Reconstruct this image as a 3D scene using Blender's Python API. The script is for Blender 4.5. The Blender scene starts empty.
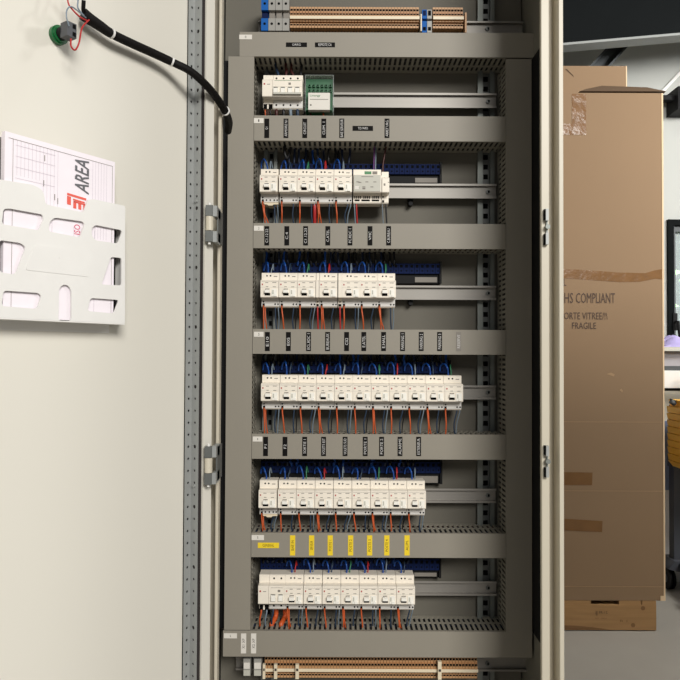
import bpy, math, random
from mathutils import Matrix, Vector, Euler
random.seed(7)
C = bpy.context.scene.collection
sc = bpy.context.scene

# ------------------------------------------------------------------ camera
CAM = Vector((0, 0, 1.15))
ROT = (Euler((math.radians(91.1), 0, 0)).to_matrix() @ Matrix.Rotation(math.radians(0.25), 3, 'Z'))
cd = bpy.data.cameras.new('camera'); cam = bpy.data.objects.new('camera', cd); C.objects.link(cam)
cam.matrix_world = Matrix.Translation(CAM) @ ROT.to_4x4()
cd.sensor_width = 36; cd.lens = 36.0; cd.clip_start = .01
sc.camera = cam

def ray(px, py): return ROT @ Vector(((px-340)/680, -(py-340)/680, -1))
def P(px, py, Y):
    d = ray(px, py); return CAM + d*(Y/d.y)
def X(px, Y, py=340): return P(px, py, Y).x
def Z(py, Y, px=380): return P(px, py, Y).z

# ------------------------------------------------------------------ materials
def srgb(r, g, b):
    f = lambda c: (c/255/12.92) if c/255 <= .04045 else ((c/255+.055)/1.055)**2.4
    return (f(r), f(g), f(b), 1)
MATS = {}
def mat(name, col, rough=.5, metal=0, noise=0, nscale=40, bump=0, spec=.5, alpha=None, stretch=None, coat=0):
    m = bpy.data.materials.new(name); m.use_nodes = True
    nt = m.node_tree; b = nt.nodes['Principled BSDF']
    c = srgb(*col)
    b.inputs['Base Color'].default_value = c
    b.inputs['Roughness'].default_value = rough
    b.inputs['Metallic'].default_value = metal
    b.inputs['Specular IOR Level'].default_value = spec
    b.inputs['Coat Weight'].default_value = coat
    tc = nt.nodes.new('ShaderNodeTexCoord'); n = nt.nodes.new('ShaderNodeTexNoise')
    n.inputs['Scale'].default_value = nscale; n.inputs['Detail'].default_value = 4
    src = tc.outputs['Object']
    if stretch:
        mp = nt.nodes.new('ShaderNodeMapping'); mp.inputs['Scale'].default_value = stretch
        nt.links.new(src, mp.inputs['Vector']); src = mp.outputs['Vector']
    nt.links.new(src, n.inputs['Vector'])
    nz = noise if noise else .04
    mx = nt.nodes.new('ShaderNodeMix'); mx.data_type = 'RGBA'; mx.blend_type = 'MIX'
    mx.inputs[6].default_value = (c[0]*(1-nz), c[1]*(1-nz), c[2]*(1-nz), 1)
    mx.inputs[7].default_value = (min(1, c[0]*(1+nz)), min(1, c[1]*(1+nz)), min(1, c[2]*(1+nz)), 1)
    nt.links.new(n.outputs['Fac'], mx.inputs[0]); nt.links.new(mx.outputs[2], b.inputs['Base Color'])
    if bump:
        bp = nt.nodes.new('ShaderNodeBump'); bp.inputs['Strength'].default_value = bump; bp.inputs['Distance'].default_value = .002
        nt.links.new(n.outputs['Fac'], bp.inputs['Height']); nt.links.new(bp.outputs['Normal'], b.inputs['Normal'])
    if alpha is not None: b.inputs['Alpha'].default_value = alpha
    MATS[name] = m; return m
mat('door_paint', (220, 216, 205), .36, noise=.02, nscale=3, bump=.02)
mat('frame_paint', (200, 192, 174), .42, noise=.03, nscale=6)
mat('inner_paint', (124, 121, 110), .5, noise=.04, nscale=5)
mat('plate_paint', (104, 100, 90), .7, noise=.05, nscale=6)
mat('duct', (143, 137, 125), .55, noise=.03, nscale=12)
mat('duct_side', (150, 145, 132), .6)
mat('zinc', (160, 162, 160), .5, .3, noise=.06, nscale=60)
mat('zinc_up', (128, 132, 128), .5, .5, noise=.12, nscale=40)
mat('zinc_dull', (112, 114, 112), .5, .6, noise=.12, nscale=50)
mat('rail', (146, 142, 136), .5, .5, noise=.08, nscale=14, stretch=(.2, 1, 8))
mat('dark_hole', (10, 10, 10), .9, spec=.1)
mat('black', (17, 17, 18), .6, spec=.2)
mat('gasket', (40, 34, 33), .8)
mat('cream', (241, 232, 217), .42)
mat('cream_shade', (214, 211, 206), .45)  # cream greyed to paint the shade below the breaker noses
mat('toggle', (246, 243, 234), .3)
mat('lightgrey', (192, 190, 178), .45)
mat('print_grey', (130, 124, 116), .6)
mat('red_dot', (170, 40, 36), .4)
mat('green_print', (70, 130, 84), .5)
mat('orange_wire', (200, 88, 40), .45)
mat('red_wire', (176, 34, 34), .45)
mat('blue_wire', (20, 72, 150), .4)
mat('navy_wire', (38, 56, 78), .45)
mat('navy_dark', (20, 34, 60), .5)
mat('black_wire', (24, 24, 26), .45)
mat('grey_wire', (120, 134, 146), .45)
mat('brown_wire', (70, 30, 26), .45)
mat('violet_wire', (110, 60, 124), .45)
mat('green_wire', (50, 120, 84), .45)
mat('blue_block', (8, 26, 68), .7, spec=.15)
mat('term_blue', (18, 92, 170), .6, spec=.2)
mat('term_grey', (150, 148, 142), .45)
mat('tan', (190, 146, 102), .5)
mat('tan_dark', (176, 124, 80), .5)
mat('marker', (226, 212, 184), .45)
mat('label_black', (14, 12, 11), .7, spec=.15)
mat('label_white', (224, 219, 210), .5)
mat('label_yellow', (240, 208, 40), .5)
mat('ink_white', (205, 203, 200), .5)
mat('ink_dark', (60, 56, 52), .5)
mat('ink_brown', (84, 66, 16), .5)
mat('green_plastic', (4, 88, 46), .35)
mat('clear', (225, 235, 230), .12, alpha=.22)
mat('card', (134, 108, 80), .8, noise=.05, nscale=3, bump=.05)
mat('card_edge', (214, 186, 150), .8)
mat('card_crease', (160, 130, 96), .8)
mat('card_shade_tear', (84, 64, 44), .85)  # flap shade put into the colour; also fills the tear
mat('ink_box', (70, 50, 38), .7)
mat('tape', (116, 82, 48), .2, noise=.2, nscale=26, bump=1)
mat('wood', (158, 120, 76), .7, noise=.25, nscale=6, stretch=(1, 4, 14), bump=.1)
mat('wood_dark', (120, 86, 52), .8, noise=.2, nscale=8)
mat('concrete', (148, 143, 134), .55, noise=.16, nscale=2.5, bump=.08)
mat('wall', (184, 185, 180), .8, noise=.02, nscale=3)
mat('ceil', (190, 192, 184), .8)
mat('steel_black', (14, 17, 18), .8, spec=.1, noise=.15, nscale=8)
mat('steel_lit', (140, 142, 140), .6)  # beam steel lightened to paint window light on the underside
mat('steel_mid', (74, 78, 80), .6)
mat('holder', (228, 226, 222), .4)
mat('holder_edge', (90, 88, 84), .6)
mat('paper', (240, 232, 238), .7)
mat('paper_line', (186, 176, 186), .7)
mat('ink_logo', (98, 98, 102), .6)
mat('logo_red', (228, 96, 80), .6)
mat('logo_pink', (216, 60, 100), .6)
mat('folder', (20, 19, 19), .8, spec=.1)
mat('folder_grey', (110, 106, 102), .6)
mat('green_ring', (16, 96, 48), .35)
mat('dark_grey', (70, 72, 76), .5)
mat('nylon', (228, 226, 222), .4)
mat('sleeve', (15, 12, 11), .65, noise=.3, nscale=300, bump=.6, spec=.2)
mat('yellow', (252, 190, 52), .45)
mat('cart_grey', (66, 68, 74), .5)
mat('panel_blue', (116, 130, 160), .5)
mat('white_paint', (232, 230, 226), .5)
mat('lavender', (176, 164, 214), .8, noise=.25, nscale=30)
mat('bench_grey', (170, 164, 166), .5)
mat('glass', (225, 238, 236), .05, alpha=.25)
mat('leaf', (110, 150, 92), .8, noise=.4, nscale=8)

# ------------------------------------------------------------------ mesh builder
class MB:
    def __init__(s): s.v = []; s.f = []; s.m = []; s.mats = []; s.sm = []
    def mi(s, m):
        if m not in s.mats: s.mats.append(m)
        return s.mats.index(m)
    def add(s, vs, fs, m, smooth=False):
        o = len(s.v); k = s.mi(m); s.v += [tuple(v) for v in vs]
        for f in fs: s.f.append([i+o for i in f]); s.m.append(k); s.sm.append(smooth)
        return s
    def box(s, x0, x1, y0, y1, z0, z1, m, T=None):
        vs = [(x, y, z) for x in (min(x0,x1), max(x0,x1)) for y in (min(y0,y1), max(y0,y1)) for z in (min(z0,z1), max(z0,z1))]
        fs = [(0,1,3,2), (4,6,7,5), (0,4,5,1), (2,3,7,6), (0,2,6,4), (1,5,7,3)]
        if T: vs = [T(*v) for v in vs]
        return s.add(vs, fs, m)
    def prism(s, pts, a, b, m, axis='x', T=None):   # pts 2D polygon; extruded along axis from a to b
        n = len(pts)
        def mk(p, q):
            if axis == 'x': return (q, p[0], p[1])
            if axis == 'y': return (p[0], q, p[1])
            return (p[0], p[1], q)
        vs = [mk(p, a) for p in pts] + [mk(p, b) for p in pts]
        if T: vs = [T(*v) for v in vs]
        fs = [tuple(range(n))[::-1], tuple(range(n, 2*n))] + [(i, (i+1) % n, n+(i+1) % n, n+i) for i in range(n)]
        return s.add(vs, fs, m)
    def tube(s, pts, r, m, n=8, caps=True, r2=None):
        pts = [Vector(p) for p in pts]; vs = []; fs = []
        up = Vector((.31, .17, .93)).normalized()
        for i, p in enumerate(pts):
            d = (pts[min(i+1, len(pts)-1)] - pts[max(i-1, 0)]).normalized()
            a = d.cross(up)
            if a.length < .05: a = d.cross(Vector((1, 0, 0)))
            a.normalize(); b = d.cross(a).normalized()
            rr = r if r2 is None else r + (r2-r)*i/(len(pts)-1)
            for k in range(n):
                t = 2*math.pi*k/n; vs.append(p + a*math.cos(t)*rr + b*math.sin(t)*rr)
        for i in range(len(pts)-1):
            for k in range(n):
                fs.append((i*n+k, i*n+(k+1) % n, (i+1)*n+(k+1) % n, (i+1)*n+k))
        s.add(vs, fs, m, True)
        if caps:
            s.add(vs[:n], [tuple(range(n))], m); s.add(vs[-n:], [tuple(range(n))[::-1]], m)
        return s
    def build(s, name, parent=None, origin=None):
        me = bpy.data.meshes.new(name)
        if parent is not None: off = Vector(wloc(parent))
        elif origin is not None: off = Vector(origin)
        else:
            xs = [v[0] for v in s.v]; ys = [v[1] for v in s.v]; zs = [v[2] for v in s.v]
            off = Vector(((min(xs)+max(xs))/2, (min(ys)+max(ys))/2, min(zs)))
        me.from_pydata([(v[0]-off.x, v[1]-off.y, v[2]-off.z) for v in s.v], [], s.f)
        for m in s.mats: me.materials.append(MATS[m])
        me.polygons.foreach_set('material_index', s.m); me.polygons.foreach_set('use_smooth', s.sm)
        me.update()
        import bmesh
        bm = bmesh.new(); bm.from_mesh(me); bmesh.ops.recalc_face_normals(bm, faces=bm.faces); bm.to_mesh(me); bm.free()
        o = bpy.data.objects.new(name, me); C.objects.link(o)
        if parent is not None: o.parent = parent
        else: o.location = off
        return o
def wloc(o):
    l = Vector(o.location)
    while o.parent: o = o.parent; l += Vector(o.location)
    return l
def tag(o, label=None, cat=None, group=None, kind=None):
    if label: o['label'] = label
    if cat: o['category'] = cat
    if group: o['group'] = group
    if kind: o['kind'] = kind
    return o
def thing(name, loc, label, cat, group=None):
    o = bpy.data.objects.new(name, None); C.objects.link(o); o.location = loc; o.empty_display_size = .02
    return tag(o, label, cat, group)
def copy_tree(o, parent=None):
    c = o.copy(); C.objects.link(c)
    if parent is not None: c.parent = parent
    for ch in [x for x in o.children]: copy_tree(ch, c)
    return c
def bez(pts, n=6):     # Catmull-Rom through points
    pts = [Vector(p) for p in pts]; out = []
    for i in range(len(pts)-1):
        p0 = pts[max(i-1, 0)]; p1 = pts[i]; p2 = pts[i+1]; p3 = pts[min(i+2, len(pts)-1)]
        for k in range(n):
            t = k/n
            out.append(.5*((2*p1)+(p2-p0)*t+(2*p0-5*p1+4*p2-p3)*t*t+(3*p1-p0-3*p2+p3)*t**3))
    out.append(pts[-1]); return out
def curve_mesh(cu):
    ob = bpy.data.objects.new('tmp', cu); C.objects.link(ob)
    dg = bpy.context.evaluated_depsgraph_get()
    me = bpy.data.meshes.new_from_object(ob.evaluated_get(dg))
    vs = [tuple(v.co) for v in me.vertices]; fs = [tuple(p.vertices) for p in me.polygons]
    bpy.data.objects.remove(ob); bpy.data.meshes.remove(me); bpy.data.curves.remove(cu)
    return vs, fs
TC = {}
def tmesh(txt, shear=0, bold=0):
    k = (txt, shear, bold)
    if k not in TC:
        cu = bpy.data.curves.new('t', 'FONT'); cu.body = txt; cu.shear = shear; cu.resolution_u = 2; cu.offset = bold
        vs, fs = curve_mesh(cu)
        xs = [v[0] for v in vs]; ys = [v[1] for v in vs]; x0, x1, y0, y1 = min(xs), max(xs), min(ys), max(ys)
        TC[k] = ([((v[0]-x0)/(x1-x0), (v[1]-y0)/(y1-y0)) for v in vs], fs)
    return TC[k]
def put(mb, txt, o, ax, az, m, shear=0, bold=0):  # o = lower-left corner, ax = full text width vector, az = full height vector
    vs, fs = tmesh(txt, shear, bold); o = Vector(o); ax = Vector(ax); az = Vector(az)
    mb.add([o+ax*u+az*v for u, v in vs], fs, m)
def flat(polys, th):    # filled 2D outlines with holes, given thickness; local (a,b,+-th/2)
    cu = bpy.data.curves.new('f', 'CURVE'); cu.dimensions = '2D'; cu.fill_mode = 'BOTH'; cu.extrude = th*50
    for p in polys:
        s = cu.splines.new('POLY'); s.points.add(len(p)-1); s.use_cyclic_u = True
        for i, q in enumerate(p): s.points[i].co = (q[0]*100, q[1]*100, 0, 1)
    vs, fs = curve_mesh(cu)
    return [(v[0]/100, v[1]/100, v[2]/100) for v in vs], fs
def rounded(pts, r, n=4):
    out = []; N = len(pts)
    for i in range(N):
        p = Vector(pts[i]).to_2d(); a = Vector(pts[i-1]).to_2d(); b = Vector(pts[(i+1) % N]).to_2d()
        rr = r[i] if isinstance(r, (list, tuple)) else r
        if rr <= 0: out.append(tuple(p)); continue
        da = (a-p); db = (b-p); k = min(rr, da.length*.45, db.length*.45)
        q0 = p+da.normalized()*k; q1 = p+db.normalized()*k
        for j in range(n+1):
            t = j/n; q = q0*(1-t)**2 + p*2*t*(1-t) + q1*t*t; out.append((q.x, q.y))
    return out
ORD = ['first', 'second', 'third', 'fourth', 'fifth', 'sixth', 'seventh', 'eighth', 'ninth', 'tenth', 'eleventh', 'twelfth']

# ------------------------------------------------------------------ depths of the cabinet layout
YD = 1.200      # duct lids
YP = 1.275      # mounting plate
YS = 1.220      # breaker shoulder
YN = 1.202      # breaker nose
YR = 1.248      # rail front

# ------------------------------------------------------------------ setting
mb = MB(); mb.box(-4, 6, -4, 4.4, -.1, 0, 'concrete'); tag(mb.build('floor'), kind='structure')
mb = MB(); WY = 3.95
wx0 = X(667, WY); wz1 = Z(220, WY, 670); wz0 = .95; wx1 = wx0+1.1
mb.box(-4, wx0, WY, WY+.2, 0, 4.2, 'wall'); mb.box(wx1, 6, WY, WY+.2, 0, 4.2, 'wall')
mb.box(wx0, wx1, WY, WY+.2, 0, wz0, 'wall'); mb.box(wx0, wx1, WY, WY+.2, wz1, 4.2, 'wall')
tag(mb.build('wall_back'), kind='structure')
mb = MB(); mb.box(-4, 6, 2.1, 4.15, 4.2, 4.3, 'ceil'); tag(mb.build('ceiling'), kind='structure')
# added half-height partition, out of view, to shade the tall box's lower part
mb = MB(); mb.box(.84, 3.2, .93, 1.0, 0, 1.82, 'wall'); tag(mb.build('added_shade_wall'), kind='structure')
# window
win = thing('window_1', (wx0, WY, wz0), None, None); win['kind'] = 'structure'
fr = MB(); t = .034
fr.box(wx0, wx0+t, WY-.02, WY+.1, wz0, wz1, 'steel_black'); fr.box(wx1-t, wx1, WY-.02, WY+.1, wz0, wz1, 'steel_black')
fr.box(wx0+t, wx1-t, WY-.02, WY+.1, wz1-t, wz1, 'steel_black'); fr.box(wx0+t, wx1-t, WY-.02, WY+.1, wz0, wz0+t, 'steel_black')
frame = fr.build('window_frame', win)
ca = MB(); a0 = wx0+t+.004; a1 = wx1-t-.004
ca.box(a0, a0+.014, WY, WY+.06, wz0+t, wz1-t-.004, 'steel_mid'); ca.box(a1-.014, a1, WY, WY+.06, wz0+t, wz1-t-.004, 'steel_mid')
ca.box(a0+.014, a1-.014, WY, WY+.06, wz1-t-.034, wz1-t-.004, 'steel_mid'); ca.box(a0+.014, a1-.014, WY, WY+.06, wz0+t, wz0+t+.03, 'steel_mid')
sash = ca.build('sash', win)
g = MB(); g.box(a0+.014, a1-.014, WY+.028, WY+.032, wz0+t+.03, wz1-t-.034, 'glass'); g.build('pane', win)
h = MB(); hx = wx0+.035; hz = Z(322, WY, 672)
h.box(hx-.012, hx+.012, WY-.03, WY-.02, hz-.05, hz+.05, 'black'); h.tube([(hx, WY-.03, hz), (hx, WY-.06, hz), (hx+.008, WY-.065, hz-.09)], .009, 'black')
h.build('window_handle', win)
# seam strip on the back wall (pale diagonal line)
mb = MB(); a = P(664, 92, WY); b = P(680, 75, WY); d = (b-a)
a2 = a-d*2; b2 = b+d*12
mb.add([(a2.x, WY-.012, a2.z), (b2.x, WY-.012, b2.z), (b2.x-.012, WY-.012, b2.z+.012), (a2.x-.012, WY-.012, a2.z+.012),
        (a2.x, WY, a2.z), (b2.x, WY, b2.z), (b2.x-.012, WY, b2.z+.012), (a2.x-.012, WY, a2.z+.012)],
       [(0,1,2,3), (7,6,5,4), (0,4,5,1), (1,5,6,2), (2,6,7,3), (3,7,4,0)], 'white_paint')
tag(mb.build('trim_1'), kind='structure')
# hedge outside the window
hd = MB()
for i in range(260):
    cx = 1.6+random.random()*3; cz = random.random()*3.4; cy = 6.2+random.random()*.6; r = .08+random.random()*.1
    nrm = Vector((random.uniform(-1, 1), random.uniform(-1, -.2), random.uniform(-1, 1))).normalized()
    a = nrm.cross(Vector((0, 0, 1))).normalized()*r; b = nrm.cross(a).normalized()*r*.6; c = Vector((cx, cy, cz))
    hd.add([c-a, c-b, c+a, c+b, c+nrm*.02, c-nrm*.02], [(0,1,4), (1,2,4), (2,3,4), (3,0,4), (1,0,5), (2,1,5), (3,2,5), (0,3,5)], 'leaf')
tag(hd.build('hedge', origin=(3, 6.5, 0)), 'green leafy hedge seen through the dark framed window', 'hedge', kind='stuff')

# steel beam (black web, lower flange greyed to paint window light) and brace
BY = 3.45
bl = P(563, 45, BY); br = P(680, 34.8, BY); s = (br.z-bl.z)/(br.x-bl.x)
def bz(x): return bl.z + (x-bl.x)*s
beam = thing('roof_beam', (1.5, BY, bz(1.5)), 'long black steel roof beam with painted window light on its lower flange above the cardboard boxes', 'beam')
def slab(x0, x1, y0, y1, h0, h1, m):
    mb = MB(); mb.prism([(x0, bz(x0)+h0), (x1, bz(x1)+h0), (x1, bz(x1)+h1), (x0, bz(x0)+h1)], y0, y1, m, 'y'); return mb
slab(-.5, 3.2, BY+.002, BY+.092, 0, .012, 'steel_lit').build('lower_flange', beam)['label'] = 'lower flange greyed by painted window light'
slab(-.5, 3.2, BY+.001, BY+.03, .012, .46, 'steel_black').build('web', beam)
slab(-.5, 3.2, BY, BY+.092, .46, .50, 'steel_black').build('upper_flange', beam)
mb = MB(); a = P(600, 66, 3.75); b = P(616, 48.5, 3.75); d = (b-a).normalized(); n = Vector((-d.z, 0, d.x))*.042
a = a-d*.35; b = b+d*.25
for off, y0, y1, m in ((0, 3.70, 3.78, 'steel_mid'),):
    for w0, w1, y0, y1 in ((-1, -.75, 3.70, 3.80), (.75, 1, 3.70, 3.80), (-.75, .75, 3.745, 3.755)):
        mb.prism([((a+n*w0).x, (a+n*w0).z), ((b+n*w0).x, (b+n*w0).z), ((b+n*w1).x, (b+n*w1).z), ((a+n*w1).x, (a+n*w1).z)], y0, y1, m, 'y')
tag(mb.build('trim_2'), kind='structure')
# black rail on back wall
rl = thing('ceiling_track', (2.4, WY, Z(97, WY, 670)), 'black horizontal track on the wall right of the tall box', 'track')
mb = MB(); z0 = Z(97.5, WY-.1, 670); mb.box(1.4, 3.4, WY-.10, WY-.05, z0-.012, z0+.014, 'black'); mb.build('rail', rl)
mb = MB(); xb = X(676, WY-.1); mb.box(xb, xb+.12, WY-.14, WY, z0-.08, z0+.05, 'black'); mb.box(xb+.02, xb+.1, WY-.16, WY-.14, z0-.06, z0+.03, 'steel_mid'); mb.build('bracket', rl)

# ------------------------------------------------------------------ cabinet
cabX0, cabX1 = -.222, .3425
CZ0, CZ1 = .02, 2.06; CB = 1.44
cab = thing('electrical_cabinet', (.06, 1.2, 0), 'tall grey electrical enclosure standing open with its wiring exposed', 'cabinet')
mb = MB()
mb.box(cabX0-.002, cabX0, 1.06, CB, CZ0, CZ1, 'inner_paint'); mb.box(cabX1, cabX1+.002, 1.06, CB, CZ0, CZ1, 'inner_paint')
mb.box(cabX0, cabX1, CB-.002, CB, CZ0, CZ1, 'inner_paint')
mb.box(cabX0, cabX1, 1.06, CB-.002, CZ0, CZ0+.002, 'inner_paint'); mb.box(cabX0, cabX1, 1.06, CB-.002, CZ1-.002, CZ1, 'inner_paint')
mb.box(cabX0, cabX1, 1.1, CB, 0, CZ0, 'dark_grey')
mb.build('enclosure_shell', cab)
# front frame, left and right uprights
def rframe(sgn, xa, name):
    # profile for right side: inner face at xa, gutter, outer lip
    m = MB(); T = lambda x, y: (xa + sgn*x, y)
    if sgn < 0:
        pr = [(0, 1.026), (0, 1.021), (.001, 1.020), (.0038, 1.020), (.0048, 1.021), (.0048, 1.052), (.022, 1.052), (.022, 1.045), (.024, 1.045), (.024, 1.062), (.018, 1.056), (.0035, 1.056), (.0035, 1.023), (.0012, 1.023), (.0012, 1.026)]
        m.prism([T(*p) for p in pr], CZ0, CZ1, 'frame_paint', 'z'); return m.build(name, cab)
    prof = [(0, 1.026), (0, 1.022), (.001, 1.020), (.0118, 1.020), (.0125, 1.021), (.0125, 1.036), (.0235, 1.036), (.0235, 1.012), (.0245, 1.010), (.0300, 1.010), (.031, 1.012), (.031, 1.05), (.0407, 1.056), (.0407, 1.062), (.028, 1.052), (.022, 1.040), (.0115, 1.040), (.0108, 1.023), (.0015, 1.023), (.0015, 1.026)]
    m.prism([T(*p) for p in prof], CZ0, CZ1, 'frame_paint', 'z'); return m.build(name, cab)
FR = X(541.2, 1.02)
rframe(1, FR, 'frame_upright')
rframe(-1, X(219.8, 1.022), 'frame_upright')
mb = MB(); xl = X(219.8, 1.022)
mb.box(xl, FR, 1.02, 1.06, CZ0, CZ0+.05, 'frame_paint'); mb.build('frame_sill', cab)
mb = MB(); mb.box(xl, FR, 1.02, 1.06, CZ1-.05, CZ1, 'frame_paint'); mb.build('frame_header', cab)
# mounting plate
mb = MB(); mb.box(cabX0+.003, cabX1-.003, YP, YP+.003, .15, 1.96, 'plate_paint'); mb.build('mounting_plate', cab)
# black strips beside the vertical ducts
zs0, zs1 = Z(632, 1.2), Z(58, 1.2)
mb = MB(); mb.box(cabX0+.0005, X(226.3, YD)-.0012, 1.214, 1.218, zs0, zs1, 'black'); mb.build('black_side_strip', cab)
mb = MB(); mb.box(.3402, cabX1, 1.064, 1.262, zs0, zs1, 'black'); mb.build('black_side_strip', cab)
# perforated uprights
def upright(px0, px1):
    x0, x1 = X(px0, 1.26), X(px1, 1.26); w = x1-x0; l = w*.3
    m = MB()
    m.box(x0, x0+l, 1.264, 1.2665, .2, 1.9, 'zinc_up'); m.box(x0+l-.001, x0+l, 1.2665, YP, .2, 1.9, 'zinc_up')
    m.box(x1-l*.8, x1, 1.264, 1.2665, .2, 1.9, 'zinc_up'); m.box(x1-l*.8, x1-l*.8+.001, 1.2665, YP, .2, 1.9, 'zinc_up')
    m.box(x0+l, x1-l*.8, YP-.0015, YP, .2, 1.9, 'zinc_dull')
    z = .22
    while z < 1.88:
        m.box(x0+l+.003, x1-l*.8-.003, YP-.0022, YP-.0015, z, z+.009, 'dark_hole'); z += .0185
    return m.build('perforated_upright', cab)
upright(478, 495); upright(262.5, 276)
# strikers on the right frame
for y0, y1 in ((207, 243), (447, 479)):
    m = MB(); Y0 = 1.0; xa = X(544.5, 1.02); xb = X(552.5, .995)
    za, zb = Z(y1, 1.0, 550), Z(y0, 1.0, 550); h = zb-za
    m.box(xa, xb, 1.012, 1.0199, zb-h*.33, zb, 'zinc'); m.box(xa, xb, 1.012, 1.0199, za, za+h*.33, 'zinc')
    m.box(xa+.002, xb, 1.016, 1.0199, za+h*.33, zb-h*.33, 'zinc_up'); m.tube([(.5*(xa+xb)+.001, 1.012, za+h*.5), (.5*(xa+xb)+.001, 1.017, za+h*.5)], .0036, 'zinc_up', 12)
    m.box(xa-.0015, xa, 1.014, 1.0199, za, za+h*.3, 'dark_hole'); m.box(xa-.0015, xa, 1.014, 1.0199, zb-h*.3, zb, 'dark_hole')
    m.build('latch_striker', cab)

# ------------------------------------------------------------------ door (opened about 124 degrees)
O = Vector((-.2045, 1.0035)); U = Vector((-.5548, -.8320)); N = Vector((.8320, -.5548))
def D(s, h, z): q = O + U*s + N*h; return Vector((q.x, q.y, z))
def DP(px, py, h=0):      # pixel -> (s, z) on the plane h in front of the door sheet
    d = ray(px, py); o2 = O + N*h
    # CAM + d*t = o2 + U*s
    den = d.x*U.y - d.y*U.x
    t = (o2.x*U.y - o2.y*U.x)/den
    q = d*t; s = (Vector((q.x, q.y))-o2).dot(U)
    return s, CAM.z + q.z
door = MB()
door.box(.0, .60, -.0016, 0, CZ0, CZ1, 'door_paint', D)
door.box(.0, .0015, 0, .022, CZ0, CZ1, 'door_paint', D); door.box(.5985, .60, 0, .022, CZ0, CZ1, 'door_paint', D)
door.box(.0015, .016, .0205, .022, CZ0, CZ1, 'door_paint', D); door.box(.584, .5985, .0205, .022, CZ0, CZ1, 'door_paint', D)
door.box(.016, .0168, .010, .022, CZ0, CZ1, 'door_paint', D)
for z0, z1 in ((CZ0, CZ0+.0015), (CZ1-.0015, CZ1)): door.box(.0015, .5985, 0, .022, z0, z1, 'door_paint', D)
doorob = door.build('door', cab)
m = MB(); m.box(.0169, .0205, .006, .019, CZ0+.02, CZ1-.02, 'gasket', D); m.build('gasket', doorob)
# stiffener: base strip + riser, both perforated with real holes
def perf(w, pitch, r, big, T):
    n = int((CZ1-CZ0-.08)/pitch); z0 = CZ0+.04
    for i in range(n):
        rr = r*1.5 if big and i % big == 0 else r; zc = z0+pitch*(i+.5); h = pitch/2
        rim = [(w, zc), (w, zc+h), (w/2, zc+h), (0, zc+h), (0, zc), (0, zc-h), (w/2, zc-h), (w, zc-h)]
        hol = [(w/2+rr*math.cos(a*math.pi/4), zc+rr*math.sin(a*math.pi/4)) for a in range(8)]
        vs = [T(p, q, c) for c in (-.0005, .0005) for p, q in rim+hol]; fs = []
        for k in range(8):
            j = (k+1) % 8
            fs += [(k, j, 8+j, 8+k), (16+k, 24+k, 24+j, 16+j), (8+k, 8+j, 24+j, 24+k)]
            if k in (0, 7, 3, 4): fs.append((k, 16+k, 16+j, j))
        m.add(vs, fs, 'zinc')
m = MB()
perf(.0125, .0172, .0019, 0, lambda a, b, c: D(.0213+a, .0030+c, b))
perf(.0140, .0172, .0019, 5, lambda a, b, c: D(.0213+c, .0030+a, b))
m.box(.0225, .0335, .0004, .0009, CZ0+.05, CZ1-.05, 'dark_hole', D)  # dark sheet paints the shade behind the perforations
st = m.build('door_stiffener', doorob)
for py in (201, 486):
    s_, z_ = DP(196 if py < 300 else 194, py, .011)
    m = MB(); m.tube([D(.0218, .0105, z_), D(.0245, .0105, z_)], .0022, 'zinc', 10); m.build('screw', doorob)
# hinges
for y0, y1 in ((204, 245), (443, 486)):
    px = 209.5 if y0 < 300 else 208.5
    za, zb = Z(y1, .98, 209), Z(y0, .98, 209); h = zb-za
    c = P(px, (y0+y1)/2, .974)
    m = MB()
    m.tube([(c.x, c.y, za+h*.33), (c.x, c.y, zb-h*.33)], .0056, 'frame_paint', 16)
    m.box(c.x-.005, c.x+.005, c.y-.0045, c.y+.004, zb-h*.32, zb-h*.06, 'zinc_dull'); m.box(c.x-.005, c.x+.005, c.y-.0045, c.y+.004, za+h*.06, za+h*.32, 'zinc_dull')
    m.tube([(c.x, c.y, zb-h*.06), (c.x, c.y, zb)], .002, 'nylon', 10); m.tube([(c.x, c.y, za), (c.x, c.y, za+h*.06)], .002, 'nylon', 10)
    m.box(c.x+.005, c.x+.0105, c.y, c.y+.03, zb-h*.32, zb-h*.06, 'zinc'); m.box(c.x+.005, c.x+.0105, c.y, c.y+.03, za+h*.06, za+h*.32, 'zinc')
    m.box(c.x+.0085, c.x+.0105, c.y+.012, c.y+.05, za+h*.1, zb-h*.1, 'zinc_dull')
    m.build('hinge', cab)

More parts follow.
